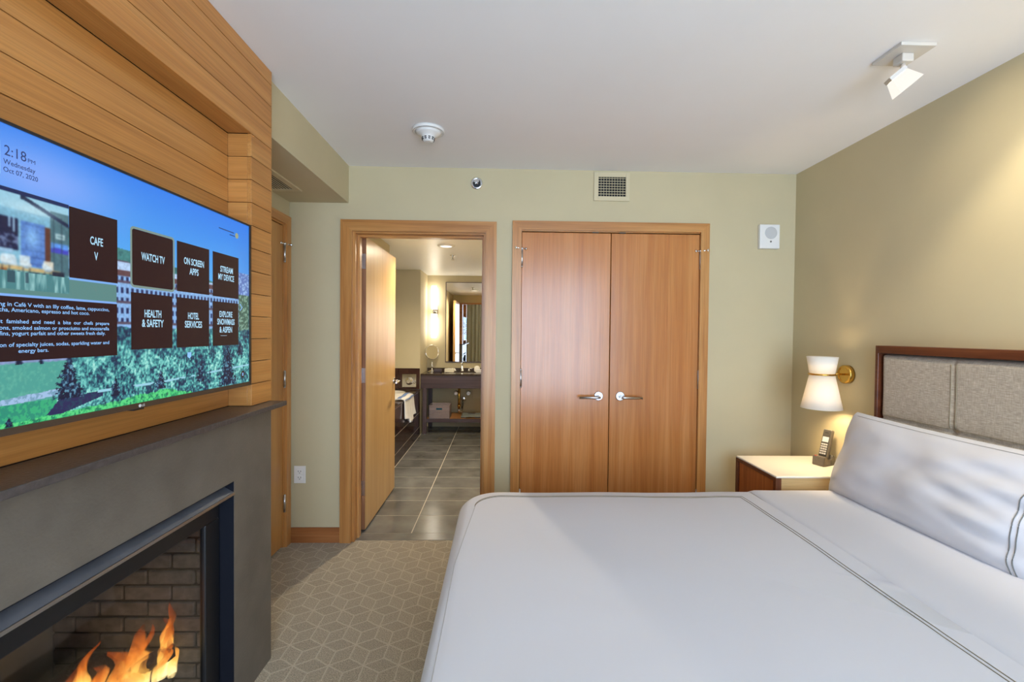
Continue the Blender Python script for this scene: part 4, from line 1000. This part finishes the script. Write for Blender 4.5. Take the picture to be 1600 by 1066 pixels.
B().box(-1.311, -1.124, 6.088, 6.0995, .651, .827, .003).build('plate', 'chrome', tvv)
B().rev([(.052, 0), (.052, .008), (.046, .014), (.030, .016), (.028, .050), (.024, .055)], (-1.217, 6.088, .734), (0, -1, 0), 32).build('dial', 'chrome', tvv)
B().tube([(-1.217, 6.045, .734), (-1.18, 6.042, .724), (-1.13, 6.040, .715)], .009, 10).build('lever', 'chrome', tvv)
# towel draped over tub edge
def towel():
    tw = thing('bath_towel', (-1.1, 5.35, .40), 'white towel with blue edge draped over the tub rim', 'towel')
    def prof(t):      # path across the rim, from inside the tub over the deck to the outside
        pth = [(-1.30, .628), (-1.20, .632), (-1.10, .634), (-1.066, .626), (-1.058, .600), (-1.057, .53), (-1.056, .45), (-1.055, .385)]
        s = t*(len(pth)-1); i = min(int(s), len(pth)-2); f = s-i; return [pth[i][k]*(1-f)+pth[i+1][k]*f for k in (0, 1)]
    def fn(u, v):
        x, z = prof(v); y = 5.06+u*.50; hang = max(0, (v-.5)*2)
        y += hang*.10*(1-2*abs(u-.5))*(1 if u < .5 else -1)*.6
        fold = .022*math.sin(u*11)*(.35+hang); sag = .035*math.cos(u*PI*2.0)*hang
        return Vector((x+(abs(fold)*hang)+.002, y, z+(fold*.4+.012)*(1-hang)+sag-.05*hang*u*.4))
    b = B().grid(40, 40, fn); o = b.build('cloth', 'towel', tw); o.modifiers.new('t', 'SOLIDIFY').thickness = .010
    b = B().grid(40, 3, lambda u, v: fn(u, .50+.06*v)+Vector((.0065, 0, .0065))); o = b.build('stripe', 'towel_stripe', tw); o.modifiers.new('t', 'SOLIDIFY').thickness = .002
    b = B().grid(40, 3, lambda u, v: fn(u, .22+.06*v)+Vector((.001, 0, .0075))); o = b.build('stripe', 'towel_stripe', tw); o.modifiers.new('t', 'SOLIDIFY').thickness = .002
towel()

# ------------------------------------------------------------------ vanity
VX0, VX1, VY0, VY1 = -1.072, .20, 6.146, 6.698
va = thing('vanity', ((VX0+VX1)/2, (VY0+VY1)/2, 0), 'dark wood bathroom vanity with stone counter and open shelf', 'vanity')
ct_ = B(); sx, sy = -.555, 6.42
ct_.box(VX0, sx-.215, VY0-.012, VY1, .805, .828).box(sx+.215, VX1, VY0-.012, VY1, .805, .828).box(sx-.215, sx+.215, VY0-.012, sy-.15, .805, .828).box(sx-.215, sx+.215, sy+.15, VY1, .805, .828)
ct_.build('counter', 'stone_top', va)
bx('backsplash', 'stone_top', va, VX0, VX1, VY1-.018, VY1-.001, .828, .868)
B().box(VX0, VX1, VY0, VY0+.02, .630, .804, .002).build('apron', 'vanity_x', va)
for x in (VX0+.024, VX1-.054):
    for y in (VY0+.002, VY1-.07): B().box(x, x+.054, y, y+.054, .012, .630 if y < 6.3 else .80, .002).build('leg', 'vanity_z', va)
for x in (VX0+.051, VX1-.027): B().cyl((x, VY0+.029, 0), (x, VY0+.029, .012), .016).build('foot', 'chrome', va)
bx('shelf_rail', 'vanity_x', va, VX0+.078, VX1-.054, VY0+.004, VY0+.028, .168, .216)
B().box(VX0+.078, VX1-.054, VY0+.028, VY1-.02, .200, .217).build('shelf', 'shelf_wood', va)
def sink(u, v):
    a = u*2*PI; t = v; p = 3.; ca, sa = math.cos(a), math.sin(a); k = (abs(ca)**p+abs(sa)**p)**(-1/p)
    return Vector((sx+.225*k*ca*(1-.3*t*t), sy+.16*k*sa*(1-.3*t*t), .806-.13*math.sin(t*PI/2)))
b = B().grid(40, 8, sink, closeu=True); b.bm.faces.new([r_[-1] for r_ in b.vv]); b.build('sink_basin', 'porcelain', va)
fa = thing('faucet', (-.555, 6.60, .828), 'chrome widespread faucet at the vanity sink', 'faucet')
B().rev([(.024, 0), (.024, .008), (.014, .014), (.012, .08)], (-.555, 6.60, .828), (0, 0, 1), 20).tube([(-.555, 6.60, .90), (-.555, 6.59, .935), (-.555, 6.56, .950), (-.555, 6.50, .948), (-.555, 6.47, .930)], .011, 12).build('spout', 'chrome', fa)
for x in (-.66, -.455): B().rev([(.022, 0), (.022, .006), (.012, .012), (.010, .035)], (x, 6.60, .828), (0, 0, 1), 18).tube([(x, 6.60, .866), (x+(-.05 if x < -.55 else .05), 6.59, .868)], .006, 10).build('tap_handle', 'chrome', fa)
mi = thing('vanity_mirror', (-.43, BY1, .94), 'large frameless mirror above the vanity sink', 'mirror')
B().box(-.800, -.04, BY1-.026, BY1-.022, .962, 2.115).build('glass', 'mirror', mi)
bx('backing', 'vanity_x', mi, -.812, -.03, BY1-.0215, BY1-.0005, .948, 2.125)
tl_ = thing('bathroom_sconce', (-.972, BY1, 1.31), 'vertical glass tube wall light left of the bathroom mirror', 'lamp', 'tube lights flanking the bathroom mirror')
TXC, TYC = -.974, BY1-.065
B().box(TXC-.045, TXC+.045, BY1-.012, BY1-.0005, 1.60, 1.78, .003).cyl((TXC, BY1-.012, 1.69), (TXC, TYC, 1.69), .012).build('bracket', 'chrome', tl_)
B().rev([(.040, -.035), (.041, -.035), (.041, .035), (.040, .035)], (TXC, TYC, 1.69), (0, 0, 1), 28).build('band', 'chrome', tl_)
for z0, z1 in ((1.726, 2.057), (1.310, 1.654)): B().cyl((TXC, TYC, z0), (TXC, TYC, z1), .0375, seg=28).build('tube_glass', 'tube_glass', tl_)
added_tube = tl_.copy(); COL.objects.link(added_tube); added_tube.location.x = .10; added_tube['label'] = 'unseen tube light added right of the mirror to brighten the bathroom'  # second tube light, hidden from view, added to brighten the bathroom
for ch_ in list(tl_.children): copy_part(ch_, added_tube, (0, 0, 0))
# magnifying mirror
mm = thing('magnifying_mirror', (-.972, 6.46, .828), 'round chrome magnifying mirror on a stand on the counter', 'mirror')
B().rev([(.060, 0), (.060, .006), (.030, .016), (.010, .03), (.008, .10), (.008, .15)], (-.972, 6.46, .828), (0, 0, 1), 24).sphere((-.972, 6.46, .90), .018).build('stand', 'chrome', mm)
fac = Vector((.55, -.80, .12)).normalized(); pc = Vector((-.972, 6.46, 1.105))
B().rev([(.100, -.016), (.106, -.010), (.106, .008), (.098, .014), (.094, .008)], pc, fac, 40).build('rim', 'chrome', mm)
B().rev([(.094, 0), (.094, .001)], pc+fac*.009, fac, 40).build('mirror_glass', 'mirror', mm)
# counter items
o = B().box(-.94, -.83, 6.40, 6.46, .828, .872, .008).build('toiletry_pouch', 'dark_wrap'); tag(o, 'dark folded toiletry pouch on the counter by the magnifying mirror', 'pouch')
tb = thing('tissue_box', (-.722, 6.45, .828), 'low ivory tissue box on the vanity counter', 'tissue box'); B().box(-.787, -.657, 6.40, 6.50, .828, .876, .004).build('box', 'soap', tb); B().box(-.75, -.695, 6.42, 6.48, .876, .882, .002).build('tissue', 'porcelain', tb)
o = B().rev([(.030, 0), (.041, .012), (.043, .04), (.038, .07), (.020, .086), (.004, .088)], (-.334, 6.50, .828), (0, 0, 1), 24).build('soap_jar', 'porcelain'); tag(o, 'round white jar at the right end of the counter', 'jar')
cl_ = thing('folded_washcloth', (-.285, 6.42, .828), 'folded white washcloth at the right of the counter', 'washcloth')
for k in range(3): B().box(-.345, -.225, 6.37+.003*k, 6.46, .828+.014*k, .8418+.014*k, .006).build('fold', 'towel', cl_)
# shelf items
bk = thing('storage_basket', (-.82, 6.29, .217), 'grey woven storage basket on the vanity shelf', 'basket')
bx0, bx1, by0, by1, bz0, bz1 = -.962, -.686, 6.165, 6.40, .217, .398
b = B(); b.box(bx0, bx1, by0, by1, bz0, bz0+.008).box(bx0, bx0+.01, by0, by1, bz0+.008, bz1, .003).box(bx1-.01, bx1, by0, by1, bz0+.008, bz1, .003).box(bx0+.01, bx1-.01, by1-.01, by1, bz0+.008, bz1, .003)
hx0, hx1, hz0, hz1 = -.868, -.786, .335, .360
b.box(bx0+.01, hx0, by0, by0+.01, bz0+.008, bz1).box(hx1, bx1-.01, by0, by0+.01, bz0+.008, bz1).box(hx0, hx1, by0, by0+.01, bz0+.008, hz0).box(hx0, hx1, by0, by0+.01, hz1, bz1)
b.build('body', 'basket', bk)
b = B()
for k in range(11): b.tube([(bx0+.002, by0-.001, bz0+.010+k*.0165), (bx1-.002, by0-.001, bz0+.010+k*.0165)], .0035, 6) if not (hz0-.004 < bz0+.010+k*.0165 < hz1+.004) else None
b.build('weave', 'basket', bk)
B().box(bx0-.002, hx0+.0, by0-.002, by0+.002, bz1-.008, bz1+.002).box(hx0, bx1+.002, by0-.002, by0+.002, bz1-.008, bz1+.002).build('rim', 'basket', bk)
bn = B().box(bx0+.03, bx1-.03, by0+.03, by1-.03, .226, .372, .02).build('dryer_bag', m_plain('teal_cloth', srgb(40, 120, 136), .7)); tag(bn, 'teal cloth bag inside the grey basket', 'bag')
scl = thing('bathroom_scale', (-.40, 6.35, .217), 'glass bathroom scale standing on the vanity shelf', 'scale')
B().box(-.535, -.268, 6.20, 6.50, .236, .244, .002).build('platform', 'glass_blue', scl)
for x in (-.50, -.305):
    for y in (6.23, 6.47): B().box(x-.038, x+.038, y-.02, y+.02, .217, .2355, .004).build('foot', 'phone_dark', scl)
B().box(-.45, -.35, 6.40, 6.46, .2442, .252, .002).build('display', 'phone_dark', scl)
# plumbing under the sink
pt = thing('sink_drain', (-.58, 6.50, .26), 'brass and chrome sink drain trap below the counter', 'pipe')
B().cyl((-.583, 6.45, .66), (-.583, 6.45, .30), .017).rev([(.024, 0), (.024, .03)], (-.583, 6.45, .335), (0, 0, 1), 16).build('tailpiece', 'brass', pt)
B().tube([(-.583, 6.45, .31), (-.581, 6.452, .275), (-.570, 6.47, .255), (-.555, 6.50, .265), (-.545, 6.53, .30), (-.541, 6.56, .37), (-.540, 6.60, .405), (-.540, 6.695, .41)], .018, 14).build('trap', 'chrome', pt)
B().rev([(.040, 0), (.036, .008), (.020, .012)], (-.540, BY1-.0005, .41), (0, -1, 0), 24).build('flange', 'chrome', pt)
for x, lab in ((-.648, 'round chrome shutoff valve left of the drain'), (-.464, 'round chrome shutoff valve right of the drain')):
    vl = thing('shutoff_valve', (x, BY1, .50), lab, 'valve', 'shutoff valves under the sink')
    B().rev([(.034, 0), (.032, .008), (.014, .012), (.014, .05)], (x, BY1-.0005, .50), (0, -1, 0), 24).build('flange', 'chrome', vl)
    B().rev([(.026, 0), (.030, .006), (.026, .016)], (x, BY1-.05, .50), (0, -1, 0), 20).build('knob', 'chrome', vl)
ap = thing('access_panel', (-.336, BY1, .42), 'painted square access panel on the wall under the counter', 'panel')
B().box(-.402, -.266, BY1-.008, BY1-.0005, .418, .580, .002).build('cover', 'vent_paint', ap); bx('inset', 'vent_paint', ap, -.385, -.283, BY1-.011, BY1-.008, .435, .563, .001)
# bathroom ceiling fittings
cn = thing('recessed_light', (-.53, 4.38, BZC), 'round recessed ceiling light in the bathroom', 'lamp')
B().rev([(.055, -.012), (.070, -.014), (.082, -.010), (.086, -.0005)], (-.53, 4.38, BZC), (0, 0, 1), 36, caps=False).build('trim_ring', 'white_plastic', cn)
B().rev([(.054, -.011), (.054, -.003)], (-.53, 4.38, BZC), (0, 0, 1), 32).build('lens', 'can_lens', cn)
l = lamp('SPOT', 'can_beam', (-.53, 4.38, BZC-.016), 170, (1, .86, .64), cn, spot_size=R(165), spot_blend=.5, shadow_soft_size=.04)
bs = thing('bathroom_sprinkler', (-.525, 4.93, BZC), 'small chrome pendant sprinkler on the bathroom ceiling', 'sprinkler')
B().rev([(.008, -.045), (.008, -.008), (.030, -.006), (.034, -.0005)], (-.525, 4.93, BZC), (0, 0, 1), 20).build('body', 'chrome', bs)
B().rev([(.016, -.050), (.016, -.047)], (-.525, 4.93, BZC), (0, 0, 1), 18).build('deflector', 'chrome', bs)
